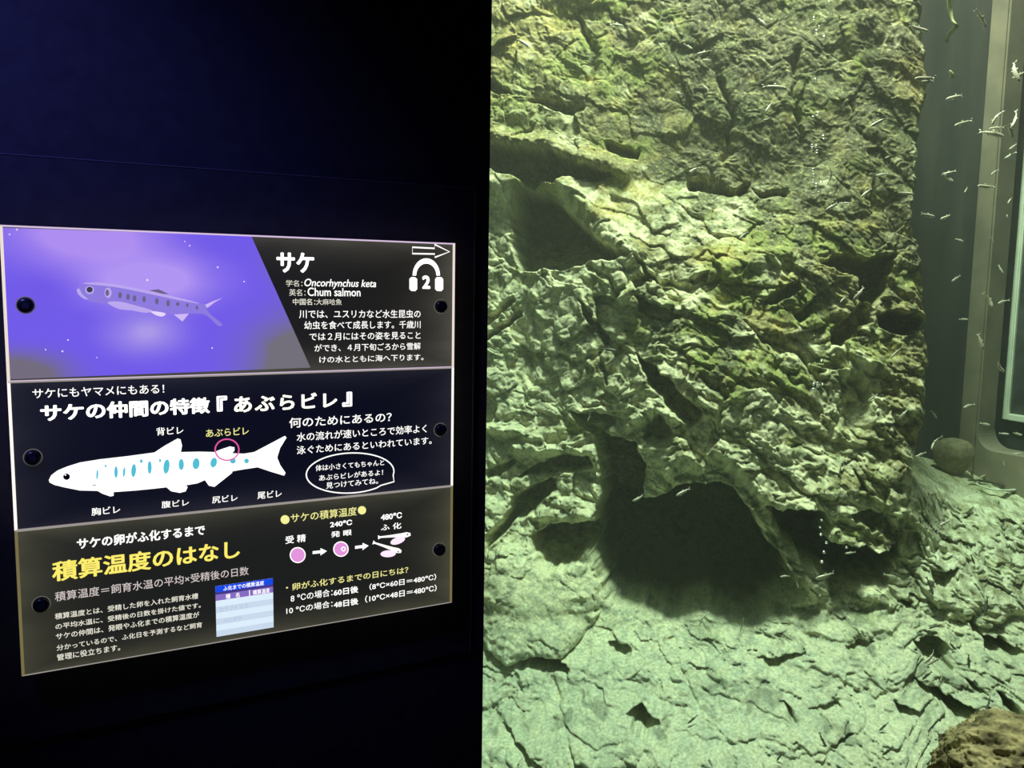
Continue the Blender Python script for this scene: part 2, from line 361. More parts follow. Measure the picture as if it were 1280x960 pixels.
# boulder bulges
def bulge(cx, cy, rx, ry, h, p=2):
    global Hp
    q = ((EX - cx) / rx) ** 2 + ((EY - cy) / ry) ** 2
    Hp = Hp + h * np.clip(1 - q, 0, None) ** (1 / p)
bulge(668, 755, 76, 74, .09); bulge(1225, 720, 70, 60, .05); bulge(760, 905, 70, 60, .03); bulge(1000, 895, 80, 50, .03); bulge(890, 470, 90, 80, .02)
# fine structure
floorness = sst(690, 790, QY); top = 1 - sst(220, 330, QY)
ca, sa = math.cos(.6), math.sin(.6)
B0 = B; B = B + ((.35 + .6 * sst(1120, 1180, QX)) * Hl + .6 * Hp) / MPP                       # follow the surface where it runs away from the view
wA = A + 5 * fbm(A / 30, B / 30, 2, 21); wB = B + 5 * fbm(A / 30 + 4, B / 30, 2, 23)
R1 = (wA * ca + wB * sa); R2 = (-wA * sa + wB * ca)
f1, e1 = facets(R1 / 62, R2 / 44, 2, .9); f2, e2 = facets(R1 / 27, R2 / 17, 4, 1.0); f3, e3 = facets(R1 / 11, R2 / 7.5, 8, 1.0)
smoothm = np.exp(-(((QX - 680) / 95) ** 2 + ((QY - 745) / 70) ** 2)) + np.exp(-(((QX - 725) / 60) ** 2 + ((QY - 900) / 50) ** 2)) + .8 * np.exp(-(((QX - 930) / 90) ** 2 + ((QY - 880) / 40) ** 2)) \
        + .7 * np.exp(-(((QX - 800) / 60) ** 2 + ((QY - 170) / 60) ** 2)) + .7 * np.exp(-(((QX - 800) / 50) ** 2 + ((QY - 245) / 30) ** 2))
rough = np.clip(1 - .75 * smoothm, .2, 1)
wv1 = fbm(A / 55, B / 55, 3, 131); wv2 = fbm(A / 55 + 7, B / 55 + 3, 3, 137)
cA = A + 22 * wv1; cB = B + 22 * wv2
c1 = np.abs(perlin((cA * ca + cB * sa) / 46, (-cA * sa + cB * ca) / 26, 141)); c2 = np.abs(perlin((cA * ca + cB * sa) / 20 + 3, (-cA * sa + cB * ca) / 12, 143)); c3 = np.abs(perlin(cA / 9, cB / 7 + 5, 147)); c4 = perlin(cA / 4.2, cB / 3.6, 149)
mid = sst(300, 420, QY)
tq = (1 - .62 * top) ; fq = (1 - .45 * floorness)
fine = .020 * f1 * (1 - .5 * top) * (1 - .75 * floorness) + .0085 * f2 * tq + .0018 * f3 * tq - (.004 * np.exp(-(e2 / .10)) + .004 * np.exp(-(e1 / .07))) * (1 - .8 * floorness) * tq
fine = fine + .036 * c1 * (.55 + .45 * mid) * tq * (1 - .8 * floorness) + .013 * c2 * (.5 + .5 * mid) * tq * fq + .0070 * c3 * (1 - .3 * top) + .0012 * c4 + .010 * fbm(A / 70, B / 70, 3, 41)
fine = fine + floorness * (.016 * fbm((cA * ca + cB * sa) / 60, (-cA * sa + cB * ca) / 24, 4, 151, .5) + .006 * fbm((cA * ca + cB * sa) / 16, (-cA * sa + cB * ca) / 6, 2, 155))
fine = fine + .006 * ridged(wA / 34, wB / 26, 3, 31, .5) * (1 - floorness) * mid
fine = fine + top * (.006 * fbm(A / 24, B / 30, 3, 71, .5) + .010 * fbm(A / 60, B / 110, 2, 73))
lm = np.exp(-((QX - 665) / 80) ** 2 - ((QY - 430) / 95) ** 2)
Hh = Hl + Hp + (fine * (1 - .5 * lm) + .014 * lm * f1) * rough * (.80 - .10 * floorness)
# right flank of the rock face: falls back into the dark corner
edge = np.interp(QY, [-200, 0, 50, 100, 135, 150, 200, 280, 310, 400, 480, 560, 620], [1150, 1155, 1160, 1168, 1160, 1154, 1157, 1143, 1152, 1163, 1165, 1150, 1140]) + 4 * perlin(B0 / 40, B0 * 0 + .5, 81) + 4 * perlin(B0 / 13, B0 * 0 + 2.5, 82) + 2 * perlin(B0 / 5, B0 * 0 + 2.5, 83)
fl = sst(-10, 22, QX - edge) * (1 - sst(570, 625, QY - .25 * (QX - 1170)))
Hh = Hh * (1 - fl) + (-.78) * fl
P = place(Hh)
# the far bed right of the face is seen flat-on: give it lumps of its own, raised along z
fm_ = sst(1115, 1160, QX) * sst(585, 612, QY) * (1 - sst(720, 800, QY)) * (1 - fl)
wpx, wpy = P[..., 0].copy(), P[..., 1].copy()
P[..., 2] += fm_ * (.018 * fbm(wpx * 11, wpy * 11, 3, 181, .5) + .008 * np.abs(perlin(wpx * 22, wpy * 22, 187)) - .004)
far_tone = fbm(wpx * 20, wpy * 20, 4, 191, .65)
# --- colours: clean stone, olive and green algae, ochre and brown stains (grown on the stone)
n1 = fbm(A / 50, B / 50, 4, 91); n2 = fbm(A / 14, B / 12, 3, 95); n3 = fbm(A / 5, B / 4.2, 3, 97, .7); n4 = fbm(A / 90, B / 60, 3, 99)
alg = bilerp([560, 640, 760, 900, 1030, 1150, 1300], [-100, 100, 200, 260, 330, 420, 520, 600, 680, 780, 960],
 [[.85,.85,.85,.95,.95,.9,.9],[.8,.8,.85,1.,.95,.9,.9],[.7,.7,.85,.95,.95,.9,.8],[.35,.35,.4,.6,.85,.9,.8],[.2,.2,.3,.75,.9,.85,.7],[.12,.15,.35,.85,.7,.75,.6],
  [.1,.1,.2,.35,.4,.7,.5],[.05,.05,.1,.2,.35,.6,.35],[.1,.1,.1,.2,.4,.4,.2],[.12,.12,.05,.05,.1,.15,.12],[.05,.05,.03,.03,.05,.08,.1]], QX, QY)
am = np.clip(sst(-.35, .35, alg * 1.25 - .62 + .55 * n1 + .35 * n2 + .18 * n3), 0, 1)
stone = np.array([.68, .65, .43]); stone2 = np.array([.50, .51, .36]); olive = np.array([.20, .175, .075]); green = np.array([.20, .235, .055]); ochre = np.array([.50, .40, .14]); brn = np.array([.15, .125, .075]); darkg = np.array([.062, .066, .044])
def mix(a, b, t): return a * (1 - t[..., None]) + b * t[..., None]
col = mix(np.broadcast_to(stone, A.shape + (3,)), stone2, sst(-.3, .6, n2 + .4 * n1))
gsel = sst(-.2, .3, n4 + .9 * np.exp(-(((QX - 890) / 110) ** 2 + ((QY - 400) / 80) ** 2)))
acol = mix(np.broadcast_to(olive, A.shape + (3,)), green, gsel)
acol = mix(acol, ochre, sst(.1, .7, fbm(A / 33, B / 24, 3, 111) + .25 * n3) * .55 * (1 - .5 * floorness))
acol = mix(acol, darkg, sst(-.05, .6, fbm(A / 40 + 3, B / 70, 3, 117) + .3 * n2 + .75 * sst(790, 900, QX) * top - .5 * (1 - sst(640, 760, QX)) * top) * .8)  # darker towards the upper right, less dark at the upper left
acol = mix(acol, np.array([.55, .50, .22]), np.clip(sst(.25, .75, n3 + .5 * n2 + .3 * (1 - sst(640, 780, QX))) * .8, 0, 1))
col = mix(col, acol, am * .92)
och = np.zeros_like(A)
for cx, cy, rx, ry in ((690, 25, 30, 20), (765, 262, 32, 14), (700, 265, 14, 10), (905, 318, 30, 14), (640, 60, 20, 30), (800, 240, 25, 16), (975, 412, 18, 12), (1078, 283, 9, 6), (1092, 283, 7, 6), (1150, 100, 20, 30)):
    och = np.maximum(och, np.exp(-((QX - cx) / rx) ** 2 - ((QY - cy) / ry) ** 2))
col = mix(col, ochre * 1.15, np.clip(och * (.55 + .5 * n2), 0, .75))
col = mix(col, brn, np.clip(sst(.3, .9, n2 + n3 * .6) * .45, 0, 1))
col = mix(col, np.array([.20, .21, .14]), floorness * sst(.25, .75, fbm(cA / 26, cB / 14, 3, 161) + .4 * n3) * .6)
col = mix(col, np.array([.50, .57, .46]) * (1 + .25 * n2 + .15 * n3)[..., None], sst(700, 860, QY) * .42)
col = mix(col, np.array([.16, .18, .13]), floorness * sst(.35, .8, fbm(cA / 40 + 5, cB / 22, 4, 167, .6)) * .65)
col = mix(col, mix(np.broadcast_to(np.array([.62, .63, .46]), A.shape + (3,)), np.array([.26, .26, .15]), sst(-.25, .6, far_tone)), fm_ * .85)
cavem = sst(.12, .3, -Hp); col = mix(col, brn * .8, cavem * .85)  # deep hollows coloured a darker brown
col = np.clip(col, .01, 1)
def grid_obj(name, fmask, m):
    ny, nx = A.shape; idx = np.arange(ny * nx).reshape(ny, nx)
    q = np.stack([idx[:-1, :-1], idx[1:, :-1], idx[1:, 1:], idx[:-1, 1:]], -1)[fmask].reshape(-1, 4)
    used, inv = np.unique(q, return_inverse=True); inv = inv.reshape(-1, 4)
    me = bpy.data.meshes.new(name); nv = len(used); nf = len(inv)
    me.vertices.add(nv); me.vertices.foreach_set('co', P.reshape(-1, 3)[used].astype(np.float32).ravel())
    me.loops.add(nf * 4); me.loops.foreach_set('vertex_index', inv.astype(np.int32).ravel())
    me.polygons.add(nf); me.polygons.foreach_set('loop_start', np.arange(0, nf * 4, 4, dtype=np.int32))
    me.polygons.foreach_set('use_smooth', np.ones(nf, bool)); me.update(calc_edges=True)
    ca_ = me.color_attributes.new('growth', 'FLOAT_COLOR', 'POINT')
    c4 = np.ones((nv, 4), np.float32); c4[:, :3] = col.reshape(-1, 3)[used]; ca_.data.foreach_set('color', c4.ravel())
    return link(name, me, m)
rock_mat = mat('algae_grown_rock', (.5, .5, .4), .82, spec=.2)
nt, n, l, b = nodes(rock_mat)
at = n.new('ShaderNodeAttribute'); at.attribute_name = 'growth'
tc = n.new('ShaderNodeTexCoord'); nz = n.new('ShaderNodeTexNoise'); nz.inputs['Scale'].default_value = 130; nz.inputs['Detail'].default_value = 5; nz.inputs['Roughness'].default_value = .65
rp = n.new('ShaderNodeMapRange'); rp.inputs[1].default_value = .3; rp.inputs[2].default_value = .7; rp.inputs[3].default_value = .62; rp.inputs[4].default_value = 1.32
ml = n.new('ShaderNodeMix'); ml.data_type = 'RGBA'; ml.blend_type = 'MULTIPLY'; ml.inputs[0].default_value = 1
l.new(tc.outputs['Object'], nz.inputs['Vector']); l.new(nz.outputs[0], rp.inputs[0]); l.new(at.outputs['Color'], ml.inputs[6]); l.new(rp.outputs[0], ml.inputs[7]); l.new(ml.outputs[2], b.inputs['Base Color'])
bp = n.new('ShaderNodeBump'); bp.inputs['Strength'].default_value = .55; bp.inputs['Distance'].default_value = .004; l.new(nz.outputs[0], bp.inputs['Height']); l.new(bp.outputs[0], b.inputs['Normal'])
FX = .25 * (QX[:-1, :-1] + QX[1:, :-1] + QX[1:, 1:] + QX[:-1, 1:]); FY = .25 * (QY[:-1, :-1] + QY[1:, :-1] + QY[1:, 1:] + QY[:-1, 1:])
keep = (Hh[:-1, :-1] > -.74) | (FY > 600)
PX = .5 * (P[:-1, :-1, 0] + P[1:, 1:, 0]); PYw = .5 * (P[:-1, :-1, 1] + P[1:, 1:, 1]); PZw = .5 * (P[:-1, :-1, 2] + P[1:, 1:, 2])
keep &= (PX < XE - .004) & (PYw > WT + .01) & (PYw < 2.28) & (PZw > .06) & (PZw < 2.95) & (PX > -.18)
split = np.interp(FX, [420, 560, 640, 740, 800, 935, 1000, 1060, 1110, 1135, 1165, 1320], [690, 690, 690, 740, 775, 790, 765, 757, 735, 660, 610, 570])
isf = FY + .25 * (wx[:-1, :-1]) > split
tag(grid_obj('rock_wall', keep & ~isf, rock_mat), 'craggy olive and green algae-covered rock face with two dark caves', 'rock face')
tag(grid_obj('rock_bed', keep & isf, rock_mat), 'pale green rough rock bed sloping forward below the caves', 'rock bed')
print('rock verts', A.size)
def rock_H(x, y):
    r = ray(x, y); # distance along the pixel ray to the rock envelope
    t = D0
    for _ in range(5): t = (D0 - float(low(np.array([x]), np.array([y]))[0])) / float(r @ C0)
    return t
VX, VY = project(P); VD = np.linalg.norm(P - CAM, axis=-1)
def surf(x, y):
    """distance along a photo ray to the finished rock surface"""
    m = (np.abs(VX - x) < 2.0) & (np.abs(VY - y) < 2.0); return float(VD[m].min()) if m.any() else rock_H(x, y)
#DETAILS
# ------------------------------------------------------------------ water
wm = bpy.data.materials.new('green_tinted_water'); wm.use_nodes = True
nt = wm.node_tree; nt.nodes.clear(); o_ = nt.nodes.new('ShaderNodeOutputMaterial')
va = nt.nodes.new('ShaderNodeVolumeAbsorption'); va.inputs['Color'].default_value = (.43, .95, .87, 1); va.inputs['Density'].default_value = .23
vs_ = nt.nodes.new('ShaderNodeVolumeScatter'); vs_.inputs['Color'].default_value = (.92, .95, .93, 1); vs_.inputs['Density'].default_value = .040; vs_.inputs['Anisotropy'].default_value = .2
ad = nt.nodes.new('ShaderNodeAddShader'); nt.links.new(va.outputs[0], ad.inputs[0]); nt.links.new(vs_.outputs[0], ad.inputs[1]); nt.links.new(ad.outputs[0], o_.inputs['Volume'])
tag(box('water', (-.19, WT + .001, .055), (3.29, 2.29, 2.85), wm), 'clear green-tinted water filling the tank', 'water', kind='stuff')

# ------------------------------------------------------------------ sign: three edge-lit acrylic plates on a black board
def emat(name, col, st):
    m = bpy.data.materials.new(name); m.use_nodes = True; nt = m.node_tree; nt.nodes.clear()
    o = nt.nodes.new('ShaderNodeOutputMaterial'); e = nt.nodes.new('ShaderNodeEmission'); e.inputs[0].default_value = (*col, 1); e.inputs[1].default_value = st
    nt.links.new(e.outputs[0], o.inputs[0]); return m
WHITE = emat('lit_white_print', (1, .99, .95), 1.25); CREAM = emat('lit_cream_print', (.93, .90, .76), .95); PINKW = emat('lit_pale_pink_print', (.86, .76, .74), .78)
YEL = emat('lit_yellow_print', (1, .86, .16), 1.0); LEM = emat('lit_lemon_print', (.98, .94, .35), .95); HOT = emat('overlit_white_print', (1, 1, .96), 1.7)
CYAN = emat('lit_cyan_print', (.10, .58, .74), .9); MAG = emat('lit_magenta_print', (.85, .12, .42), .9); PINK = emat('lit_pink_print', (.86, .34, .80), .9); PALEP = emat('lit_pale_pink_yolk', (1, .78, .95), 1.1)
BLUE = emat('lit_blue_print', (.01, .07, .80), 1.0); PURP = emat('lit_purple_print', (.27, .17, .60), .9); ICE = emat('lit_ice_blue_print', (.72, .86, .98), 1.0); ICE2 = emat('lit_grey_blue_print', (.42, .54, .76), .95)
INK = mat('black_print', (.01, .01, .012), .4); GREYF = emat('lit_soft_violet_print', (.62, .48, .92), 1.0)
EDGE = emat('glowing_plate_edge', (1, .88, .78), .85); EDGE2 = emat('glowing_plate_side', (1, .90, .82), 1.15)
YS_ = -.030                                                      # front face of the plates, standing off the board
def pp(x, y, Y=YS_): return on_y(x, y, Y)
TL, TR_, BR, BL = (pp(0, 281), pp(568, 304), pp(564, 753), pp(28, 845))
SX0 = (TL[0] + BL[0]) / 2; SX1 = (TR_[0] + BR[0]) / 2; SZ1 = (TL[2] + TR_[2]) / 2; SZ0 = (BL[2] + BR[2]) / 2
ZA = (pp(10, 478)[2] + pp(565, 458)[2]) / 2; ZB = (pp(19, 664)[2] + pp(566, 606)[2]) / 2
print('sign', SX1 - SX0, SZ1 - SZ0, SZ1 - ZA, ZA - ZB, ZB - SZ0)
bz1 = pp(592, 235, -.006)[2]; bz0 = pp(590, 815, -.006)[2]; bx1 = pp(591.5, 500, -.006)[0]
gloss = mat('black_board', (.008, .009, .013), .3, spec=.4); gloss_edge = mat('board_edge', (.085, .085, .10), .35)
bd = tag(box('backing_board', (SX0 - .10, -.006, bz0), (bx1, -.0005, bz1), black, bevel=.0012), 'thin black backing board behind the glowing sign plates', 'board')

bdw = link('board_edge', bm_mesh('board_edge', (lambda b_: (box_bm(b_, (bx1 - .0010, -.0066, bz0), (bx1, -.0005, bz1)), box_bm(b_, (SX0 - .10, -.0066, bz1 - .0008), (bx1 - .0010, -.0005, bz1)), b_)[2])(bmesh.new())), gloss_edge, bd)
def print_mat(name, base, edge, zlo, zhi, strength=1.0):
    """dark print on a light-guide plate: the guide leaks more light towards the plate's lit edges"""
    m = bpy.data.materials.new(name); m.use_nodes = True; nt, n, l, b = nodes(m)
    b.inputs['Base Color'].default_value = (.02, .02, .02, 1); b.inputs['Roughness'].default_value = .25
    tc = n.new('ShaderNodeTexCoord'); sp = n.new('ShaderNodeSeparateXYZ'); l.new(tc.outputs['Generated'], sp.inputs[0])
    def tent(sock, p):
        a = n.new('ShaderNodeMath'); a.operation = 'SUBTRACT'; l.new(sock, a.inputs[0]); a.inputs[1].default_value = .5
        c = n.new('ShaderNodeMath'); c.operation = 'ABSOLUTE'; l.new(a.outputs[0], c.inputs[0])
        d = n.new('ShaderNodeMath'); d.operation = 'MULTIPLY'; l.new(c.outputs[0], d.inputs[0]); d.inputs[1].default_value = 2
        e = n.new('ShaderNodeMath'); e.operation = 'POWER'; l.new(d.outputs[0], e.inputs[0]); e.inputs[1].default_value = p; return e.outputs[0]
    ad = n.new('ShaderNodeMath'); ad.operation = 'MAXIMUM'; l.new(tent(sp.outputs['X'], 7), ad.inputs[0]); l.new(tent(sp.outputs['Z'], 5), ad.inputs[1])
    nz = n.new('ShaderNodeTexNoise'); nz.inputs['Scale'].default_value = 3.5; nz.inputs['Detail'].default_value = 3; l.new(tc.outputs['Generated'], nz.inputs['Vector'])
    mu = n.new('ShaderNodeMath'); mu.operation = 'MULTIPLY'; l.new(ad.outputs[0], mu.inputs[0]); l.new(nz.outputs[0], mu.inputs[1])
    mx = n.new('ShaderNodeMix'); mx.data_type = 'RGBA'; mx.inputs[6].default_value = (*base, 1); mx.inputs[7].default_value = (*edge, 1); mx.clamp_factor = True
    l.new(mu.outputs[0], mx.inputs[0]); l.new(mx.outputs[2], b.inputs['Emission Color']); b.inputs['Emission Strength'].default_value = strength
    return m
MT = print_mat('dark_print_top', (.012, .0115, .009), (.12, .115, .09), 0, 1); MM = print_mat('dark_print_middle', (.0030, .0035, .0085), (.030, .030, .042), 0, 1); MB_ = print_mat('dark_print_bottom', (.012, .013, .0105), (.10, .098, .062), 0, 1)
ACR = mat('clear_acrylic_edge', (.3, .3, .32), .15, emit=(1, .86, .9), es=.55)
TH = .008
def plate(z0, z1, m, label, top_em, side_em):
    r = empty('information_panel', ((SX0 + SX1) / 2, 0, z0)); tag(r, label, 'sign panel', 'illuminated salmon sign plates')
    rel(box('acrylic_plate', (SX0, YS_, z0 + .0004), (SX1, YS_ + TH, z1 - .0004), m), r)
    e = .0011
    rel(box('lit_edge', (SX0, YS_ - .0007, z1 - .0004 - e), (SX1, YS_ + TH, z1), top_em), r)
    rel(box('lit_edge', (SX0, YS_ - .0007, z0), (SX1, YS_ + TH, z0 + e * .7), top_em), r)
    rel(box('lit_edge', (SX0 - .0006, YS_ - .0007, z0), (SX0 + e * 1.7, YS_ + TH, z1), side_em), r)
    rel(box('lit_edge', (SX1 - e * 1.7, YS_ - .0007, z0), (SX1 + .0006, YS_ + TH, z1), side_em), r)
    return r
E_SOFT = emat('dim_plate_edge', (1, .9, .84), .33); E_OL = emat('dim_olive_plate_edge', (.62, .52, .22), .30)
pT = plate(ZA, SZ1, MT, 'upper lit sign plate with a violet fish photo and headphone symbol', emat('glowing_top_edge', (.92, .72, 1), .75), EDGE)
pM = plate(ZB, ZA, MM, 'middle lit black sign plate with a white salmon drawing', E_SOFT, EDGE2)
pB = plate(SZ0, ZB, MB_, 'lower lit sign plate with yellow heading and small white table', E_SOFT, E_OL)

# --- lettering
LAYER = [0]
def lettering(parent, text, bl, tr, m, bold=0.0, shear=0.0, font_y=None, name='text_line', spacing=1.0):
    c = bpy.data.curves.new('t', 'FONT'); c.body = text; c.size = 1; c.resolution_u = 3; c.shear = shear; c.space_character = spacing
    o = bpy.data.objects.new('t', c); COL.objects.link(o)
    me = bpy.data.meshes.new_from_object(o.evaluated_get(bpy.context.evaluated_depsgraph_get())); bpy.data.objects.remove(o); bpy.data.curves.remove(c)
    nv = len(me.vertices); co = np.zeros(nv * 3, np.float32); me.vertices.foreach_get('co', co); co = co.reshape(-1, 3)
    if bold:                                     # heavier weight: the same outlines fattened in eight directions
        fc = [tuple(p.vertices) for p in me.polygons]; C_ = []; F_ = []
        for k in range(8):
            th = k * math.pi / 4; C_.append(co + np.array([math.cos(th) * bold * 1.1, math.sin(th) * bold * .8, 0], np.float32)); F_ += [tuple(v + k * nv for v in f) for f in fc]
        co = np.concatenate(C_); nv = len(co); me = bpy.data.meshes.new(name); me.from_pydata(co.tolist(), [], F_)
    lo = co.min(0); hi = co.max(0); a = pp(*bl); b_ = pp(*tr)
    asp = ((b_[2] - a[2]) / (hi[1] - lo[1])) / ((b_[0] - a[0]) / (hi[0] - lo[0]))
    if asp < .8 or asp > 1.35: print('ASPECT', text, round(asp, 2))
    q = np.zeros((nv, 3), np.float32)
    q[:, 0] = a[0] + (co[:, 0] - lo[0]) / (hi[0] - lo[0]) * (b_[0] - a[0]); q[:, 2] = a[2] + (co[:, 1] - lo[1]) / (hi[1] - lo[1]) * (b_[2] - a[2])
    LAYER[0] += 1; q[:, 1] = YS_ - .0004 - .00002 * (LAYER[0] % 3)
    me.vertices.foreach_set('co', q.ravel()); me.materials.clear(); me.update()
    o = link(name, me, m); rel(o, parent); o['label'] = ('printed text ' + text.replace('\u3000', ' ')).strip(); return o
def shape(parent, name, pts, m, lift=.0004):
    """flat printed shape from photo pixels on the plate"""
    bm = bmesh.new(); vs = [bm.verts.new(Vector((pp(*p)[0], YS_ - lift, pp(*p)[2]))) for p in pts]
    es = [bm.edges.new((vs[i], vs[(i + 1) % len(vs)])) for i in range(len(vs))]
    bmesh.ops.triangle_fill(bm, edges=es, use_beauty=True)
    o = link(name, bm_mesh(name, bm), m); return rel(o, parent)
def stroke(parent, name, pts, wpx, m, closed=False, lift=.0004):
    P2 = [np.array(pp(*p))[[0, 2]] for p in pts]; wd = wpx * .00085; bm = bmesh.new(); n = len(P2); L = []
    for i in range(n):
        a = P2[(i - 1) % n] if closed or i else P2[i]; c = P2[(i + 1) % n] if closed or i < n - 1 else P2[i]
        t = c - a; t = t / (np.linalg.norm(t) + 1e-9); nn = np.array([-t[1], t[0]]) * wd / 2
        L.append([bm.verts.new((q[0], YS_ - lift, q[1])) for q in (P2[i] + nn, P2[i] - nn)])
    for i in range(n if closed else n - 1):
        j = (i + 1) % n; bm.faces.new((L[i][0], L[i][1], L[j][1], L[j][0]))
    return rel(link(name, bm_mesh(name, bm), m), parent)
def ell(cx, cy, rx, ry, rot=0, n=20): return [(cx + rx * math.cos(t) * math.cos(rot) - ry * math.sin(t) * math.sin(rot), cy + rx * math.cos(t) * math.sin(rot) + ry * math.sin(t) * math.cos(rot)) for t in [2 * math.pi * k / n for k in range(n)]]
def curve_closed(pts, k=4):
    P = [np.array(p, float) for p in pts]; n = len(P); out = []
    for i in range(n):
        a, b_, c, d = P[i - 1], P[i], P[(i + 1) % n], P[(i + 2) % n]
        for j in range(k):
            t = j / k; out.append(tuple(.5 * ((2 * b_) + (c - a) * t + (2 * a - 5 * b_ + 4 * c - d) * t * t + (3 * b_ - a - 3 * c + d) * t ** 3)))
    return out

# upper plate
vm = bpy.data.materials.new('lit_violet_photo_print'); vm.use_nodes = True; nt, n, l, b = nodes(vm)
b.inputs['Base Color'].default_value = (.02, .02, .03, 1); b.inputs['Roughness'].default_value = .25
tc = n.new('ShaderNodeTexCoord'); nz = n.new('ShaderNodeTexNoise'); nz.inputs['Scale'].default_value = 2.0; nz.inputs['Detail'].default_value = 2
sp = n.new('ShaderNodeSeparateXYZ'); l.new(tc.outputs['Generated'], sp.inputs[0]); l.new(tc.outputs['Generated'], nz.inputs['Vector'])
def blob(cx, cz, sx, sz):
    mp = n.new('ShaderNodeMapping'); mp.inputs['Location'].default_value = (-cx / sx, 0, -cz / sz); mp.inputs['Scale'].default_value = (1 / sx, 0, 1 / sz)
    g = n.new('ShaderNodeTexGradient'); g.gradient_type = 'QUADRATIC_SPHERE'; l.new(tc.outputs['Generated'], mp.inputs[0]); l.new(mp.outputs[0], g.inputs[0]); return g.outputs['Fac']
prev = None
for c0, args, k in (((.42, .27, .86), (.25, .95, .42, .42), 1.0), ((.44, .30, .88), (.45, .66, .40, .34), .9), ((.16, .10, .78), (.10, .60, .20, .22), .5), ((.40, .31, .80), (.42, .30, .22, .28), .55),
                    ((.17, .15, .20), (.0, .0, .30, .30), 1.3), ((.17, .16, .19), (1.0, .0, .42, .75), 1.5), ((.19, .17, .24), (.92, .85, .16, .4), .7)):
    mx = n.new('ShaderNodeMix'); mx.data_type = 'RGBA'; mx.inputs[7].default_value = (*c0, 1); mx.clamp_factor = True
    if prev is None: mx.inputs[6].default_value = (.165, .105, .80, 1)
    else: l.new(prev, mx.inputs[6])
    g = blob(*args); sc_ = n.new('ShaderNodeMath'); sc_.operation = 'MULTIPLY'; sc_.inputs[1].default_value = k * 4.2; l.new(g, sc_.inputs[0])
    m2 = n.new('ShaderNodeMath'); m2.operation = 'MULTIPLY'; l.new(sc_.outputs[0], m2.inputs[0]); l.new(nz.outputs[0], m2.inputs[1]); l.new(m2.outputs[0], mx.inputs[0]); prev = mx.outputs[2]
l.new(prev, b.inputs['Emission Color']); b.inputs['Emission Strength'].default_value = 1.0
ph = shape(pT, 'fish_photo', [(2.5, 284.5), (314, 295), (388, 459.5), (12.5, 474)], vm, .00025); ph['label'] = 'violet-blue underwater photo of a young salmon'
fb = shape(ph, 'photo_fish', curve_closed([(96,362),(103,355),(118,353),(140,355),(165,360),(185,364),(205,368),(225,373),(245,379),(256,380),(258,386),(263,393),(272,400),(278,406),(272,407),(258,394),(245,392),(225,392),(205,393),(188,391),(165,388),(150,386),(135,380),(120,378),(108,375),(98,368)], 3), emat('lit_pale_violet_fish', (.27, .20, .74), 1.0), .0005)
def sub(o, p): w_ = o.matrix_world.copy(); o.parent = p; o.matrix_parent_inverse = Matrix.Translation(pT.location).inverted(); return o
fb.parent = ph; fb.matrix_parent_inverse = Matrix.Identity(4)
def subshape(nm, pts, m, lift): 
    o = shape(pT, nm, pts, m, lift); o.parent = ph; o.matrix_parent_inverse = Matrix.Identity(4); return o
GLV = emat('lit_pale_print', (.80, .68, .98), 1.0); FSV = emat('lit_mid_violet_print', (.50, .39, .86), 1.0); DKV = emat('lit_olive_print', (.17, .14, .28), .9)
subshape('photo_fish_belly', curve_closed([(134,378),(150,377),(170,382),(190,388),(182,391),(165,388),(148,386)], 3), FSV, .0006)
subshape('photo_fish_back', curve_closed([(104,354.5),(120,353),(145,355.5),(185,363.5),(225,372.5),(250,379.5),(225,375.5),(185,367),(145,359)], 3), FSV, .0006)
subshape('photo_fish_mouth', curve_closed([(96,362),(99,361),(103,368),(110,374),(104,373),(98,368)], 3), FSV, .0006)
subshape('photo_fish_fin', [(186,363),(198,361.5),(211,367.5),(204,367.5)], DKV, .0006); subshape('photo_fish_fin', curve_closed([(188,389),(200,390),(207,392),(203,395.5),(195,394)], 3), GLV, .0006); subshape('photo_fish_fin', [(217,393),(228,402),(236,392)], GREYF, .0006)
for x, y in ((134,366),(150,369),(160,371),(168,373),(180,374),(196,376.5),(210,379),(222,380),(234,381.5),(246,384.5)): subshape('parr_mark', ell(x, y, 2.3 if x < 225 else 1.6, 4 if x < 215 else 2.4), DKV, .0007)
subshape('photo_fish_tail_lobe', [(256,381),(266,376.5),(278,372.5),(268,378),(259,385)], GREYF, .0006); subshape('photo_fish_gill', ell(135, 366, 4.5, 6.5), FSV, .00065); subshape('photo_fish_eye_ring', ell(112, 362.5, 5.6, 5.2), FSV, .0007); subshape('photo_fish_eye', ell(112, 362, 3.8, 3.6), emat('dark_eye_print', (.05, .05, .08), 1), .0008)
for x, y, r in ((12,293,1.1),(21,287,1.2),(184,350,1.5),(237,307,1),(272,334,1.2),(305,352,1),(57,437,1),(78,439,1.3),(85,425,1.1),(265,435,1),(231,302,.8),(121,447,.8)): subshape('light_speck', ell(x, y, r, r, 0, 8), GLV, .0006)
T = lettering
T(pT, 'サケ', (345.7, 340.5), (392.6, 316.3), HOT, .035)
T(pT, '学名：', (357.4, 358), (377.8, 350.3), CREAM); T(pT, 'Oncorhynchus keta', (380.4, 360.8), (470, 349.8), WHITE, .012, .22)
T(pT, '英名：', (361.4, 369.8), (381.6, 361.5), CREAM); T(pT, 'Chum salmon', (384.4, 370), (450.5, 360.2), WHITE, .012)
T(pT, '中国名：', (366, 381.2), (394, 373.3), CREAM, .01); T(pT, '大麻哈魚', (395, 381.2), (427, 373.7), CREAM)
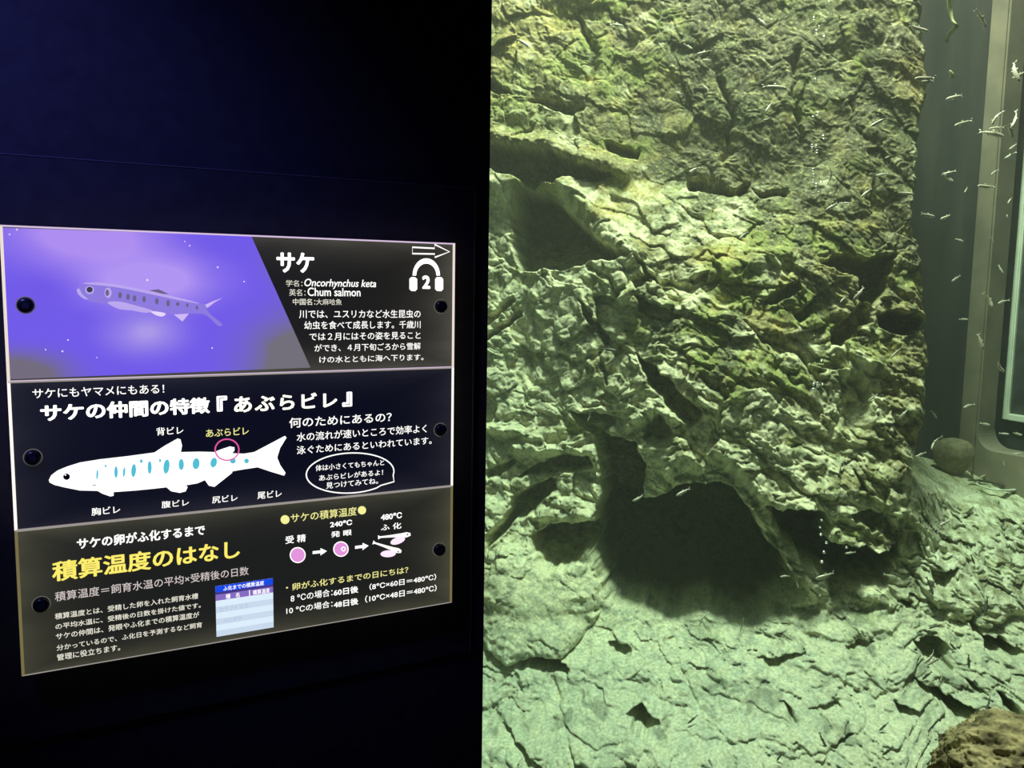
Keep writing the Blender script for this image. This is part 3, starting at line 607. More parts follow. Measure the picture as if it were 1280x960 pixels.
for t_, a_, b_ in (('川では、ユスリカなど水生昆虫の', (373.8, 397.9), (525.5, 387.3)), ('幼虫を食べて成長します。千歳川', (380.2, 411.7), (525.5, 400.7)), ('では２月にはその姿を見ること', (386.7, 425.8), (525.5, 414.3)),
                   ('ができ、４月下旬ごろから雪解', (393, 439.8), (525.5, 428.1)), ('けの水とともに海へ下ります。', (399.1, 453.9), (529.2, 442.2))): T(pT, t_, a_, b_, WHITE, .006)
hp = shape(pT, 'headphone_band', [(300 + x / 4.267, 280 + y / 4.267) for x, y in [(993 - 73 * math.cos(a), 275 - 92 * math.sin(a)) for a in [i * math.pi / 16 for i in range(17)]] + [(993 + 54 * math.cos(a), 275 - 64 * math.sin(a)) for a in [i * math.pi / 16 for i in range(17)]]], HOT)
for x0, x1 in ((903, 944), (1040, 1083)):
    c = [(300 + x / 4.267, 280 + y / 4.267) for x, y in [(x0 + 10, 283), (x1 - 10, 284), (x1, 294), (x1, 347), (x1 - 10, 358), (x0 + 10, 357), (x0, 347), (x0, 293)]]
    shape(pT, 'headphone_ear_pad', c, HOT)
T(pT, '2', (527.5, 361), (537.8, 344.4), HOT, .05)
stroke(pT, 'arrow_outline', [(300 + x / 4.267, 280 + y / 4.267) for x, y in [(919, 124), (1037, 130), (1037, 109), (1117, 148), (1038, 178), (1038, 160), (919, 158)]], 1.9, WHITE, True)

# middle plate
T(pM, 'サケにもヤマメにもある！', (40.8, 498), (205, 480.3), WHITE, .006)
T(pM, 'サケの仲間の特徴', (50.8, 527.5), (262, 496.3), HOT, .036); T(pM, '『', (271, 514.5), (283.8, 494.5), HOT, .035)
T(pM, 'あぶらビレ', (292.5, 516), (421.4, 489.5), emat('overlit_lemon_white_print', (1, 1, .82), 1.5), .032, spacing=1.18); T(pM, '』', (427.7, 508.5), (440, 489.5), HOT, .035)
T(pM, '何のためにあるの？', (361.4, 535), (489.4, 515), WHITE, .010); T(pM, '水の流れが速いところで効率よく', (370.8, 552), (533.2, 530.3), WHITE, .008); T(pM, '泳ぐためにあるといわれています。', (370.8, 568), (539.5, 545.5), WHITE, .008)
T(pM, '体は小さくてもちゃんと', (394.4, 589), (480, 574.2), WHITE, .008); T(pM, 'あぶらビレがあるよ！', (398.9, 601), (478.6, 586.5), WHITE, .008); T(pM, '見つけてみてね。', (407.5, 611), (472.5, 597.2), WHITE, .008)
eb = ell(437.5, 590.5, 54.5, 24, -.05, 40)
k0 = [i for i, p in enumerate(eb) if not (p[0] > 470 and p[1] > 594)]
eb2 = [p for p in ell(437.5, 591.2, 54.8, 25, -.05, 60)]
tail = [(489, 596.5), (488, 596), (492, 602), (474, 603.5)]
pts = [p for p in eb2 if not (p[1] > 596 and p[0] > 475)]
s0 = max(range(len(pts)), key=lambda i: (pts[i][0] > 480) * pts[i][1])
pts = pts[s0 + 1:] + pts[:s0 + 1]
stroke(pM, 'speech_bubble', pts + [(492.4, 602), (476, 606.6)], 1.5, WHITE, True)
fish_out = [(61,600),(64,594),(72,588),(84,583),(100,578),(125,574),(160,570),(193,565.5)]
fin1 = [(193,565.5),(206,557),(222,548),(225.5,549),(227.5,557),(226,565)]
rest = [(226,565),(250,564.5),(268,565),(275,562),(287,558),(293,559),(293,563),(290,566.5),(305,567),(317.6,565),(330,558.5),(356,544.8),(358,547),(350,560),(346.4,572),(350,581),(356.8,591),(355,594.5),(340,590),(322,584),(305,586.5),(290.5,589),(290,591),(268,608.5),(261,607),(256,600),(247,604),(232.5,606.5),(234.5,609),(232,614),(225,616),(214,614),(208,609),(190,611),(170,613),(142,615),(142,619.5),(138,620.5),(128,617),(122,613.5),(100,613),(80,609),(68,606),(62,603)]
fs_ = shape(pM, 'salmon_drawing', fish_out + fin1[1:] + rest[1:], emat('lit_white_fish_print', (1, 1, 1), 1.35)); fs_['label'] = 'white salmon drawing with cyan spots'
def subM(nm, pts, m, lift):
    o = shape(pM, nm, pts, m, lift); o.parent = fs_; o.matrix_parent_inverse = Matrix.Identity(4); return o
for x, y, rx, ry, ro in ((121.5,593,1.2,6.3,.05),(145,590,2.2,7.3,0),(155,590,1.5,6,.1),(167,588,3,8.2,.08),(187,584,2.6,8,0),(208,583,3.8,9,.12),(226.5,580.5,3.3,7,0),(245,579.5,4.4,7,.1),(267,578,4,6.2,.25),(291,576,3.6,3.4,0),(308,576,3,3,0),(132,582.5,1.2,1.8,0),(176.5,576.3,1.8,2.4,0),(200,575.5,1.4,2.2,0)): subM('cyan_spot', ell(x, y, rx, ry, ro, 14), CYAN, .0006)
subM('drawn_eye', ell(83.2, 595.7, 4.3, 4.0), INK, .0006); subM('drawn_gill', ell(118, 606.5, 3, .8, .1, 8), emat('lit_grey_print', (.35, .35, .36), 1), .0006); subM('eye_highlight', ell(81.8, 593.6, 1.1, .9, 0, 8), WHITE, .0008)
stroke(pM, 'pink_circle', ell(283.6, 562, 14.8, 13.2, 0, 36), 1.6, MAG, True, .0007)
for t_, a_, b_, m_ in (('背ビレ', (195.5, 544.5), (229, 532.6), WHITE), ('あぶらビレ', (257.5, 546.5), (310.8, 533.4), LEM), ('胸ビレ', (114.5, 644.7), (150, 631.6), WHITE), ('腹ビレ', (202, 635.3), (236, 623.4), WHITE), ('尻ビレ', (265, 629.3), (296.8, 617.6), WHITE), ('尾ビレ', (321.8, 624), (352, 612), WHITE)): T(pM, t_, a_, b_, m_, .01)

# lower plate
T(pB, 'サケの卵がふ化するまで', (96.3, 687), (256, 655.5), WHITE, .03); T(pB, '積算温度のはなし', (65.5, 727.5), (299.5, 674), YEL, .026)
T(pB, '積算温度＝飼育水温の平均×受精後の日数', (68.8, 752), (310.5, 707.6), PINKW, .004)
for t_, a_, b_ in (('積算温度とは、受精した卵を入れた飼育水槽', (68.8, 774.5), (247.5, 741)), ('の平均水温に、受精後の日数を掛けた値です。', (69.5, 787), (250.8, 752.7)), ('サケの仲間は、発眼やふ化までの積算温度が', (70, 799.7), (248.8, 764.2)),
                   ('分かっているので、ふ化日を予測するなど飼育', (70.8, 813.5), (252.5, 777.2)), ('管理に役立ちます。', (71.3, 826), (150, 804.8))): T(pB, t_, a_, b_, CREAM, .010)
def rect(bl, tr):
    a = pp(*bl); b_ = pp(*tr); return a[0], a[2], b_[0], b_[2]
def rect_shape(parent, nm, x0, z0, x1, z1, m, lift):
    bm = bmesh.new(); bm.faces.new([bm.verts.new((x, YS_ - lift, z)) for x, z in ((x0, z0), (x1, z0), (x1, z1), (x0, z1))]); return rel(link(nm, bm_mesh(nm, bm), m), parent)
tx0, tz0, tx1, tz1 = rect((270.6, 796), (341, 722.5)); th = tz1 - tz0
tb = rect_shape(pB, 'data_table', tx0, tz0, tx1, tz1, emat('lit_table_white', (.95, .98, 1), 1.1), .0003); tb['label'] = 'small white and pale blue table with blue header'
def rs(nm, u0, v0, u1, v1, m, lift=.0004):
    o = rect_shape(pB, nm, tx0 + (tx1 - tx0) * u0, tz1 - th * v1, tx0 + (tx1 - tx0) * u1, tz1 - th * v0, m, lift); o.parent = tb; o.matrix_parent_inverse = Matrix.Identity(4)
rs('table_header', 0, 0, 1, .125, BLUE); rs('header_gap', 0, .125, 1, .17, emat('lit_indigo_print', (.06, .04, .22), 1)); rs('column_header', 0, .17, .575, .29, PURP); rs('column_header', .59, .17, 1, .29, PURP)
for k in range(6): rs('table_row', 0, .295 + k * .1175, 1, .295 + (k + 1) * .1175, ICE if k % 2 == 0 else emat('lit_row_blue', (.62, .74, .90), .95), .0004)
def tt(text, u0, v0, u1, v1, m, bold=.0):
    o = T(pB, text, (0, 30), (60, 0), m, bold); me = o.data; co = np.zeros(len(me.vertices) * 3, np.float32); me.vertices.foreach_get('co', co); co = co.reshape(-1, 3)
    lo = co.min(0); hi = co.max(0); co[:, 0] = tx0 + (tx1 - tx0) * (u0 + (u1 - u0) * (co[:, 0] - lo[0]) / (hi[0] - lo[0])); co[:, 2] = tz1 - th * (v1 - (v1 - v0) * (co[:, 2] - lo[2]) / (hi[2] - lo[2])); co[:, 1] = YS_ - .0007
    me.vertices.foreach_set('co', co.ravel()); me.update(); o.parent = tb; o.matrix_parent_inverse = Matrix.Identity(4)
tt('ふ化までの積算温度', .13, .022, .84, .112, WHITE, .01); tt('種', .17, .185, .25, .28, WHITE, .01); tt('名', .34, .185, .41, .28, WHITE, .01); tt('積算温度', .64, .185, .94, .28, WHITE, .01)
tt('カラフトマス', .06, .428, .55, .515, ICE2); tt('ベニザケ', .12, .663, .44, .75, ICE2)
for x, y, r in ((356.2, 649.4, 5.6), (452.3, 637.7, 5.2)): shape(pB, 'yellow_dot', ell(x, y, r, r), LEM)
T(pB, 'サケの積算温度', (363.3, 653.4), (445.8, 633.2), LEM, .008)
T(pB, '240℃', (412.5, 659.2), (440, 649.2), WHITE, .03); T(pB, '480℃', (475.8, 650.5), (502.3, 639.8), WHITE, .03)
T(pB, '発 眼', (413.7, 672), (439.5, 661.4), WHITE, .016); T(pB, 'ふ 化', (475.8, 663.6), (501.6, 652.5), WHITE, .016); T(pB, '受 精', (356.7, 680), (382, 667.2), WHITE, .016)
for x, y, r in ((372, 693.7, 10), (426, 686.2, 9.7)):
    eg = shape(pB, 'egg_drawing', ell(x, y, r, r), WHITE, .0004)
    q = shape(pB, 'egg_yolk', ell(x, y, r - 1.3, r - 1.3), PINK, .0006); q.parent = eg; q.matrix_parent_inverse = Matrix.Identity(4)
    if x > 400:
        for rr, mm, lf in ((3.0, WHITE, .0008), (1.6, PINK, .0010)):
            q = shape(pB, 'egg_eye_spot', ell(429, 686, rr, rr, 0, 14), mm, lf); q.parent = eg; q.matrix_parent_inverse = Matrix.Identity(4)
for x, y, dx, dy in ((390.7, 690.7, 17.8, -2), (443.7, 684.2, 17, -2.2)):
    shape(pB, 'arrow', [(x + u * dx, y + u * dy + v) for u, v in ((0, -1.8), (.55, -1.8), (.55, -4.6), (1, 0), (.55, 4.6), (.55, 1.8), (0, 1.8))], WHITE)
for tl, hd, yk, rot in (((473.2, 671.5), (512, 668.2), (497, 675.6), -.35), ((466.8, 678), (500.4, 689.5), (485, 692), -.05)):
    a = np.array(tl); h_ = np.array(hd); d = h_ - a; nn = np.array([-d[1], d[0]]) / np.linalg.norm(d)
    o = shape(pB, 'larva_drawing', [tuple(a + u * d + v * nn) for u, v in ((-.02, -2.6), (.06, -1.0), (.4, -1.6), (.75, -2.6), (.9, -3.4), (1.02, -2.2), (1.03, 1.2), (.9, 3.0), (.7, 2.2), (.4, 1.4), (.06, 1.0), (-.02, 2.6))], WHITE)
    q = shape(pB, 'yolk_sac', ell(yk[0], yk[1], 9.6, 4.3, rot), PALEP, .0006); q.parent = o; q.matrix_parent_inverse = Matrix.Identity(4)
    q = shape(pB, 'larva_eye', ell(hd[0] - 3, hd[1] - .2, 1.2, 1.2, 0, 10), emat('lit_dark_grey_print', (.2, .18, .2), 1), .0008); q.parent = o; q.matrix_parent_inverse = Matrix.Identity(4)
T(pB, '・卵がふ化するまでの日にちは？', (357.4, 739.2), (510.2, 707.8), LEM, .010)
T(pB, '8 ℃の場合：', (363.3, 752.8), (415.5, 735.3), WHITE, .004); T(pB, '60日後', (417, 745.3), (447.7, 731.8), WHITE, .022); T(pB, '（8℃×60日＝480℃）', (461.7, 737.9), (545, 716.8), WHITE, .012)
T(pB, '10 ℃の場合：', (357.9, 768), (415.5, 750), WHITE, .004); T(pB, '48日後', (417, 760.3), (447.7, 746.8), WHITE, .022); T(pB, '（10℃×48日＝480℃）', (456.3, 753.4), (545.6, 730.4), WHITE, .012)

# round black screw caps holding the plates
capm = mat('black_screw_cap', (.012, .012, .014), .28); rimm = emat('lit_hole_rim', (.8, .78, .7), .16)
def cap_mesh():
    bm = bmesh.new(); prof = [(0, -.0064), (.0042, -.0062), (.0062, -.0052), (.0070, -.0030), (.0070, .0)]; seg = 28; rings = []
    for r, y in prof[1:]: rings.append([bm.verts.new((r * math.cos(2 * math.pi * k / seg), y, r * math.sin(2 * math.pi * k / seg))) for k in range(seg)])
    c = bm.verts.new((0, prof[0][1], 0))
    for k in range(seg):
        j = (k + 1) % seg; bm.faces.new((c, rings[0][k], rings[0][j]))
        for a in range(len(rings) - 1): bm.faces.new((rings[a][k], rings[a + 1][k], rings[a + 1][j], rings[a][j]))
    bmesh.ops.recalc_face_normals(bm, faces=bm.faces); return bm_mesh('screw_cap', bm, True)
def ring_mesh(r0, r1, nm):
    bm = bmesh.new(); seg = 32; A_ = [[bm.verts.new((r * math.cos(2 * math.pi * k / seg), -.0006, r * math.sin(2 * math.pi * k / seg))) for k in range(seg)] for r in (r0, r1)]
    for k in range(seg): j = (k + 1) % seg; bm.faces.new((A_[0][k], A_[0][j], A_[1][j], A_[1][k]))
    return bm_mesh(nm, bm)
cm = cap_mesh(); cm.materials.append(capm); rm = ring_mesh(.0069, .0077, 'hole_rim'); rm.materials.append(rimm)
dotm = bpy.data.meshes.new_from_object(link('tmp', ring_mesh(.0001, .0028, 'socket'))); bpy.data.objects.remove(bpy.data.objects['tmp']); dotm.materials.append(mat('cap_socket', (.035, .035, .045), .4))
for x, y, p in ((32, 381.5, pT), (550.5, 383, pT), (41, 571.5, pM), (550, 537, pM), (51.5, 755, pB), (548.5, 686.5, pB)):
    c = link('screw_cap', cm); q = pp(x, y); c.location = (q[0], YS_, q[2]); rel(c, p)
    r_ = link('hole_rim', rm); r_.parent = c
    s_ = link('cap_socket', dotm); s_.parent = c; s_.location = (0, -.0058, 0)
#FISH
# ------------------------------------------------------------------ salmon fry
fm = mat('silvery_fry_skin', (.8, .78, .66), .3, spec=.6); nt, n, l, b = nodes(fm)
tc = n.new('ShaderNodeTexCoord'); sp = n.new('ShaderNodeSeparateXYZ'); l.new(tc.outputs['Object'], sp.inputs[0])
rp = n.new('ShaderNodeValToRGB'); e = rp.color_ramp.elements; e[0].position = .40; e[0].color = (.95, .93, .82, 1); e[1].position = .62; e[1].color = (.66, .62, .48, 1)
mr = n.new('ShaderNodeMapRange'); mr.inputs[1].default_value = -.12; mr.inputs[2].default_value = .12; l.new(sp.outputs['Z'], mr.inputs[0]); l.new(mr.outputs[0], rp.inputs[0])
wv = n.new('ShaderNodeTexWave'); wv.bands_direction = 'X'; wv.inputs['Scale'].default_value = 3.4; wv.inputs['Distortion'].default_value = .6; l.new(tc.outputs['Object'], wv.inputs['Vector'])
m2 = n.new('ShaderNodeMapRange'); m2.inputs[1].default_value = .62; m2.inputs[2].default_value = .8; m2.inputs[3].default_value = 1; m2.inputs[4].default_value = .6; l.new(wv.outputs['Fac'], m2.inputs[0])
mu = n.new('ShaderNodeMix'); mu.data_type = 'RGBA'; mu.blend_type = 'MULTIPLY'; mu.inputs[0].default_value = 1; l.new(rp.outputs[0], mu.inputs[6]); l.new(m2.outputs[0], mu.inputs[7]); l.new(mu.outputs[2], b.inputs['Base Color'])
dm = noise_col(mat('fry_shadow_skin', (.08, .085, .06), .4), 9, (.05, .055, .04), (.12, .125, .09)); eyem = mat('black_fish_eye', (.01, .01, .01), .1)
def fry_mesh(bend, skin):
    """one closed body with head at +x, forked tail, dorsal, adipose, anal and paired fins"""
    bm = bmesh.new(); seg = 10; rings = []
    prof = [(.50, .006, .008, -.012), (.485, .028, .024, -.008), (.44, .055, .045, 0), (.36, .078, .058, .002), (.24, .090, .060, .002), (.08, .090, .056, 0), (-.08, .076, .044, 0), (-.22, .054, .030, 0), (-.32, .034, .018, 0), (-.37, .030, .010, 0)]
    def bx(x): return bend * (x - .1) ** 2 * (1 if x < .1 else .3)
    for x, h, w_, z in prof: rings.append([bm.verts.new((x, bx(x) + w_ * math.cos(2 * math.pi * k / seg), z + h * math.sin(2 * math.pi * k / seg))) for k in range(seg)])
    for a_, c_ in zip(rings, rings[1:]):
        for k in range(seg): j = (k + 1) % seg; bm.faces.new((a_[k], a_[j], c_[j], c_[k]))
    bm.faces.new(rings[0][::-1]); bm.faces.new(rings[-1])
    def fin(pts, y=0, sy=0, t=.006):
        A_ = [bm.verts.new((x, bx(x) + y + sy * abs(z - pts[0][1]) + t, z)) for x, z in pts]; B_ = [bm.verts.new((x, bx(x) + y + sy * abs(z - pts[0][1]) - t, z)) for x, z in pts]
        bm.faces.new(A_); bm.faces.new(B_[::-1])
        for i in range(len(pts)): j = (i + 1) % len(pts); bm.faces.new((A_[i], B_[i], B_[j], A_[j]))
    fin([(-.345, .028), (-.345, -.028), (-.50, -.105), (-.445, 0)]); fin([(-.345, .028), (-.445, 0), (-.50, .105)])
    fin([(.06, .08), (.0, .15), (-.06, .145), (-.07, .07)]); fin([(-.23, .045), (-.275, .075), (-.28, .035)]); fin([(-.13, -.06), (-.17, -.12), (-.24, -.045)])
    fin([(.0, -.08), (-.05, -.125), (-.07, -.075)], .02, .3); fin([(.0, -.08), (-.05, -.125), (-.07, -.075)], -.02, -.3); fin([(.29, -.06), (.20, -.12), (.22, -.06)], .05, .6); fin([(.29, -.06), (.20, -.12), (.22, -.06)], -.05, -.6)
    n0 = len(bm.faces)
    for sgn in (-1, 1):
        r = bmesh.ops.create_uvsphere(bm, u_segments=8, v_segments=6, radius=.019)
        for v in r['verts']: v.co += Vector((.425, bx(.425) + sgn * .040, .012))
    bm.faces.ensure_lookup_table(); bmesh.ops.recalc_face_normals(bm, faces=bm.faces)
    for f in bm.faces: f.smooth = True
    for f in bm.faces[n0:]: f.material_index = 1
    me = bm_mesh('salmon_fry', bm); me.materials.append(skin); me.materials.append(eyem); return me
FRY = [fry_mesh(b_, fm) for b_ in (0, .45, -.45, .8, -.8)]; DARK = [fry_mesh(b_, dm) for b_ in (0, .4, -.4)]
CR = np.array([H_[0], N_[0], -V_[0]]); CDN = np.array([H_[1], N_[1], -V_[1]]); CF = np.array([H_[2], N_[2], -V_[2]])
# x, y, length px, heading deg in the photo (0 right, 90 down), pale/dark
FISH = [(953,27,13,50),(1148,36,21,22),(1227,23,22,65),(969,109,29,5),(1155,98,24,172),(1158,102,20,168),(961,134,16,125),(958,149,8,165),(1195,121,22,165),(1203,154,21,160),(1097,153,20,150),
 (1268,89,26,80),(1276,93,16,150),(1245,146,18,115),(1269,150,22,120),(1246,160,16,175),(1242,167,26,15),(1263,163,17,60),(1267,183,12,145),(1263,194,12,150),(1243,215,11,145),(1110,196,8,155),(1102,218,13,170),
 (1186,216,15,165),(1184,222,15,35),(1231,233,19,180),(1208,237,9,130),(1131,242,19,5),(1083,241,17,140),(1040,258,18,148),(1057,254,12,0),(1160,269,18,10),(1184,271,17,160),(1139,312,12,55),
 (1195,348,12,145),(1074,367,20,130),(1054,374,11,140),(1237,375,18,75),(1253,377,13,160),(1204,399,10,0),(1226,427,18,75),(1121,440,17,135),(1249,459,18,35),(1251,337,11,60),
 (1168,518,12,60),(1168,553,19,125),(1232,530,12,10),(1210,507,13,160),(1273,567,11,175),(1255,579,6,70),(1255,542,10,5),(1271,542,12,15),(1151,568,12,150),(1166,580,9,0),(1091,497,13,140),(1130,517,14,135),
 (1182,653,16,155),(1063,691,12,170),(981,720,11,170),(1032,720,24,165),(1113,720,15,15),(1264,699,11,75),(1097,738,9,35),(997,731,9,70),(1142,814,13,30),(1163,822,19,145),(1168,826,17,145),(1230,900,14,5),
 (653,53,17,35),(771,31,16,5),(827,22,12,115),(860,58,12,30),(880,66,18,170),(884,75,12,175),(848,116,8,25),(883,110,11,50),(793,147,10,20),(867,212,14,150),(929,294,14,140),(927,405,11,30),(737,521,13,110),(798,623,16,155),(854,615,20,155),
 (1200,300,9,20),(1262,250,9,120),(1240,300,8,60)]
SHADOW_FRY = [(1163,732,20,80),(1233,757,22,98),(1168,783,13,160),(1190,807,13,45),(1211,826,16,82),(1159,844,14,130),(1236,879,14,120),(1105,908,14,140),(1028,925,17,60),(975,945,14,115),(1110,939,15,135),(866,899,15,145),(761,437,20,10),(1254,655,14,125),(1216,700,12,60)]  # dark fry shapes put in for the shadows of fry on the rock
def reg(x, y):
    if y > 600: return 'above the pale rock bed' if x > 960 else 'before the big cave'
    if x >= 1150: return 'before the dark right corner, top third' if y < 200 else 'before the dark right corner, middle' if y < 400 else 'near the round stone and post'
    if x < 920: return 'before the left half of the rock face'
    return 'before the right half of the rock face, upper' if y < 210 else 'before the right half of the rock face, lower'
ORD = ['topmost', 'second', 'third', 'fourth', 'fifth', 'sixth', 'seventh', 'eighth', 'ninth', 'tenth', 'eleventh', 'twelfth', 'thirteenth', 'fourteenth', 'fifteenth', 'sixteenth', 'seventeenth', 'eighteenth', 'nineteenth', 'twentieth', 'twenty-first', 'twenty-second', 'twenty-third', 'twenty-fourth']
def put_fry(meshes, x, y, L_, ang, k, lab):
    lim = (3.0 if (x > 1165 and y < 590) else min(rock_H(x, y) - .10, surf(x, y) - .05))
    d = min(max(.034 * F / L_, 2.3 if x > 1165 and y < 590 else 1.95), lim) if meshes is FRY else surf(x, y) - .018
    p = at_dist(x, y, d); th = math.radians(ang); fx = CR * math.cos(th) + CDN * math.sin(th) + CF * random.uniform(-.35, .35)
    fx /= np.linalg.norm(fx); sz = L_ * d / F / max(.75, math.sqrt(max(.2, 1 - (fx @ CF) ** 2)))
    up = np.array([0, 0, 1.0]); 
    if abs(fx[2]) > .8: up = -CF * .6 + CR * .3 + np.array([0, 0, .4])
    zz = up - fx * (up @ fx); zz /= np.linalg.norm(zz); yy = np.cross(zz, fx)
    M = Matrix(((fx[0], yy[0], zz[0]), (fx[1], yy[1], zz[1]), (fx[2], yy[2], zz[2]))).to_4x4()
    o = link('salmon_fry', meshes[k % len(meshes)]); o.matrix_world = Matrix.Translation(p) @ M @ Matrix.Scale(sz, 4)
    tag(o, lab, 'fish', 'salmon fry in the tank')
for lst, ms, word in ((FISH, FRY, 'pale silvery fry'), (SHADOW_FRY, DARK, 'dark fry shape put in for a fry shadow')):
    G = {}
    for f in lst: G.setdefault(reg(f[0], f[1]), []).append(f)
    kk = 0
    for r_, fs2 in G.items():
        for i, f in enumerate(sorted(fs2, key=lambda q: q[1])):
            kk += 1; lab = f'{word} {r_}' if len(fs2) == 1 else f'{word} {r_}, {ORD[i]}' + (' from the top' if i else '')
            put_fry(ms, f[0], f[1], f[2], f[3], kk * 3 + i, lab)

# ------------------------------------------------------------------ rising air bubbles
bmx = bpy.data.materials.new('air_bubble'); bmx.use_nodes = True; nt = bmx.node_tree; nt.nodes.clear()
o_ = nt.nodes.new('ShaderNodeOutputMaterial'); mx = nt.nodes.new('ShaderNodeMixShader'); tr = nt.nodes.new('ShaderNodeBsdfTransparent'); gl = nt.nodes.new('ShaderNodeBsdfGlossy'); gl.inputs['Roughness'].default_value = .18
gl.inputs[0].default_value = (1, 1, 1, 1); lw = nt.nodes.new('ShaderNodeLayerWeight'); lw.inputs['Blend'].default_value = .72
nt.links.new(lw.outputs['Facing'], mx.inputs[0]); nt.links.new(tr.outputs[0], mx.inputs[1]); nt.links.new(gl.outputs[0], mx.inputs[2]); nt.links.new(mx.outputs[0], o_.inputs[0])
bm = bmesh.new(); bmesh.ops.create_icosphere(bm, subdivisions=3, radius=1)
for v in bm.verts: v.co.z *= .82
bub = bm_mesh('air_bubble', bm, True); bub.materials.append(bmx)
BUB = [(1036,3,2),(1017,23,2.4),(1020,39,2.6),(1024,34,2),(1030,47,2.6),(1019,100,3),(1022,142,3),(1016,147,2.6),(1029,171,2.8),(1015,182,2),(1020,183,2.2),(1015,187,2),(1021,189,2.4),(1016,212,2.6),(1017,219,2.8),(1016,226,2.6),(1020,231,2.6),(1026,228,2.2),(1017,231,2),(1016,242,3),(1023,241,2.8),
 (1017,480,2.4),(1022,479,2.6),(1028,480,2.2),(1016,487,3),(1027,450,2),(1022,483,2.2),(1027,650,2.2),(1025,659,2),(1026,668,2.6),(1033,678,2.4),(1030,690,2.4),(1027,702,2.2),(1058,684,2),(1259,270,2),(1025,744,1.6),(1022,799,2),(1012,877,1.8),(1128,778,1.6),(660,757,2)]
bcount = {}
for x, y, r_ in sorted(BUB, key=lambda q: q[1]):
    d = min(2.0 if y < 400 else 2.15, rock_H(x, y) - .06, surf(x, y) - .02); o = link('air_bubble', bub); o.location = at_dist(x, y, d); s_ = r_ * d / F * random.uniform(.85, 1.1); o.scale = (s_, s_, s_)
    run = ('upper run of the rising column' if y < 300 else 'lower run of the rising column') if 1000 < x < 1040 else 'strays away from the rising column'
    i = bcount.get(run, 0); bcount[run] = i + 1
    tag(o, f'shining air bubble, {ORD[i]}' + (' from the top' if i else '') + (f' in the {run}' if run[0] != 's' else f' of the {run}'), 'bubble', 'air bubbles, ' + run)

# ------------------------------------------------------------------ loose stones, twigs and growth
def noise3(P_, s_, sd):  # cheap 3-plane noise
    return (perlin(P_[:, 0] * s_ + sd, P_[:, 1] * s_, sd) + perlin(P_[:, 1] * s_, P_[:, 2] * s_ + sd, sd + 1) + perlin(P_[:, 2] * s_ + 3, P_[:, 0] * s_, sd + 2)) / 1.7
def stone_obj(name, c, rad, shapef, m, sub=5):
    bm = bmesh.new(); bmesh.ops.create_icosphere(bm, subdivisions=sub, radius=1); P_ = np.array([v.co[:] for v in bm.verts]); Q = shapef(P_)
    for v, q in zip(bm.verts, Q): v.co = Vector(q)
    o = link(name, bm_mesh(name, bm, True), m); o.location = c; o.scale = (rad,) * 3; return o
def shp1(P_):
    Q = np.sign(P_) * np.abs(P_) ** .72; z = Q[:, 2]; k = 1 - .42 * sst(.35, -1, z) ; Q[:, 0] *= k; Q[:, 1] *= k; Q[:, 2] *= 1.12
    return Q * (1 + .05 * noise3(P_, 2.2, 3) + .012 * noise3(P_, 9, 5))[:, None]
sm = noise_col(mat('brown_olive_stone', (.2, .17, .1), .8), 4, (.15, .13, .075), (.27, .225, .13), bump=.4)
sd_ = surf(1191, 591) + .02; st = stone_obj('rounded_stone', at_dist(1191, 573, sd_), 20 * sd_ / F, shp1, sm); tag(st, 'smooth brown rounded stone at the foot of the corner post', 'stone')
def shp2(P_):
    Q = P_ * np.array([1.0, .9, .72]); fib = ridged(P_[:, 0] * 3 + P_[:, 1], P_[:, 2] * 2.2 + P_[:, 1] * 2, 4, 171, .6)
    return Q * (1 + .12 * noise3(P_, 1.7, 7) + .055 * fib + .04 * noise3(P_, 9, 9) + .034 * noise3(P_, 22, 11) + .014 * noise3(P_, 47, 13) - .10 * np.exp(-(((P_[:, 0] + .12) / .18) ** 2 + ((P_[:, 2] - .72) / .16) ** 2)))[:, None]
mm_ = mat('brown_fibrous_growth', (.2, .17, .08), .75, spec=.35); noise_col(mm_, 5, (.10, .09, .045), (.62, .56, .30), .36, .66, 9, bump=.8)
st = stone_obj('mossy_boulder', at_dist(1276, 982, 1.70), 84 * 1.70 / F, shp2, mm_, 7); tag(st, 'brown boulder with fibrous growth in the bottom right corner', 'boulder')
def px_tube(name, pts, rpx, m, label, cat, group=None, flat=1.0):
    """pts: photo x, y, distance"""
    W = [at_dist(*p) for p in smooth_path(pts)]; k = len(W); d = pts[0][2]
    o = link(name, tube_mesh(name, W, [rpx * d / F * (1 - .55 * abs(2 * i / (k - 1) - 1) ** 2) for i in range(k)], 6, flat), m); tag(o, label, cat, group); return o
tw_p = noise_col(mat('bleached_twig', (.7, .72, .6), .6), 40, (.55, .58, .46), (.82, .84, .72)); tw_d = noise_col(mat('dark_wet_twig', (.06, .055, .04), .5), 40, (.04, .036, .026), (.1, .09, .06)); tw_y = noise_col(mat('straw_coloured_root', (.45, .42, .25), .7), 40, (.35, .33, .2), (.55, .52, .33))
def bedd(x, y, off=.035): return surf(min(x, 1286), y) - off
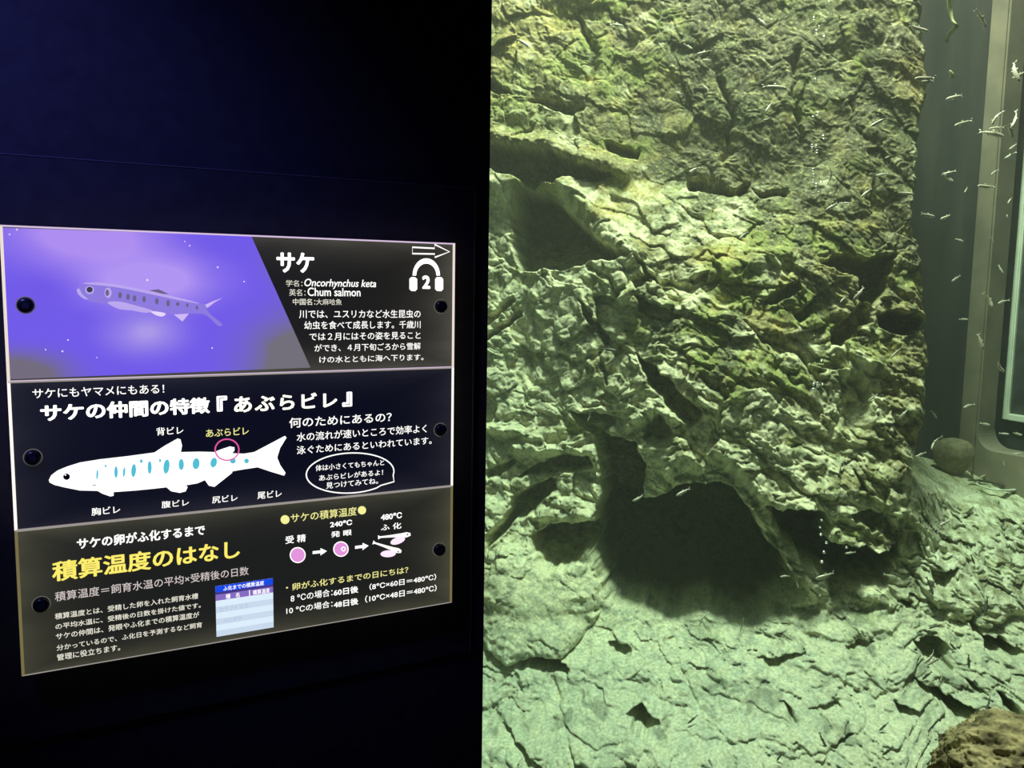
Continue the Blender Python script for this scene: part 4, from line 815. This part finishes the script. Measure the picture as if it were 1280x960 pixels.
px_tube('twig', [(1210,600,bedd(1210,600)),(1235,602,bedd(1235,602)),(1262,609,bedd(1262,609)),(1292,617,bedd(1292,617))], 1.8, tw_d, 'dark twig lying along the wall right of the round stone', 'twig')
px_tube('twig', [(1219,604,bedd(1219,604)),(1236,611,bedd(1236,611)),(1256,613,bedd(1256,613)),(1275,612,bedd(1275,612)),(1292,615,bedd(1292,615))], 2.6, tw_p, 'bleached flat twig lying under the dark twig', 'twig', flat=.5)
px_tube('twig', [(1222,601,bedd(1222,601)),(1229,595,bedd(1229,595)),(1238,595,bedd(1238,595)),(1246,601,bedd(1246,601)),(1258,608,bedd(1258,608)),(1280,614,bedd(1280,614))], 1.2, tw_y, 'curled straw-coloured root arching above the bleached twig', 'root')
px_tube('twig', [(1213,589,bedd(1213,589)),(1217,596,bedd(1217,596)),(1223,603,bedd(1223,603))], 1.1, tw_y, 'short bent straw-coloured root beside the round stone', 'root')
px_tube('twig', [(874,783,2.30),(878,773,2.29),(887,765,2.28)], 1.1, tw_p, 'pale curved rootlet standing at the lip of the big cave', 'root')
px_tube('twig', [(862,780,2.30),(869,782,2.29),(875,783,2.28)], .8, tw_y, 'tiny straw rootlet lying left of the pale curved rootlet', 'root')
px_tube('twig', [(925,790,2.3),(928,781,2.29),(929,773,2.28)], .8, tw_y, 'short upright rootlet at the right end of the cave lip', 'root')
px_tube('twig', [(1037,208,2.2),(1039,216,2.2),(1038,224,2.2),(1034,231,2.2)], .7, tw_y, 'thin curved fibre hanging beside the bubble column', 'fibre')
al = mat('yellow_green_frond', (.42, .46, .2), .5); noise_col(al, 30, (.26, .27, .12), (.62, .66, .36))
px_tube('algae_frond', [(1186,-12,2.4),(1187,8,2.4),(1190,24,2.39),(1195,33,2.38),(1187,42,2.39),(1183,53,2.4)], 3.0, al, 'yellow-green algae strand hanging in the dark upper right corner', 'algae', flat=.5)
px_tube('algae_frond', [(1187,88,2.4),(1190,94,2.4),(1189,99,2.4)], 2.4, al, 'small drifting tuft of algae below the hanging strand', 'algae', flat=.6)
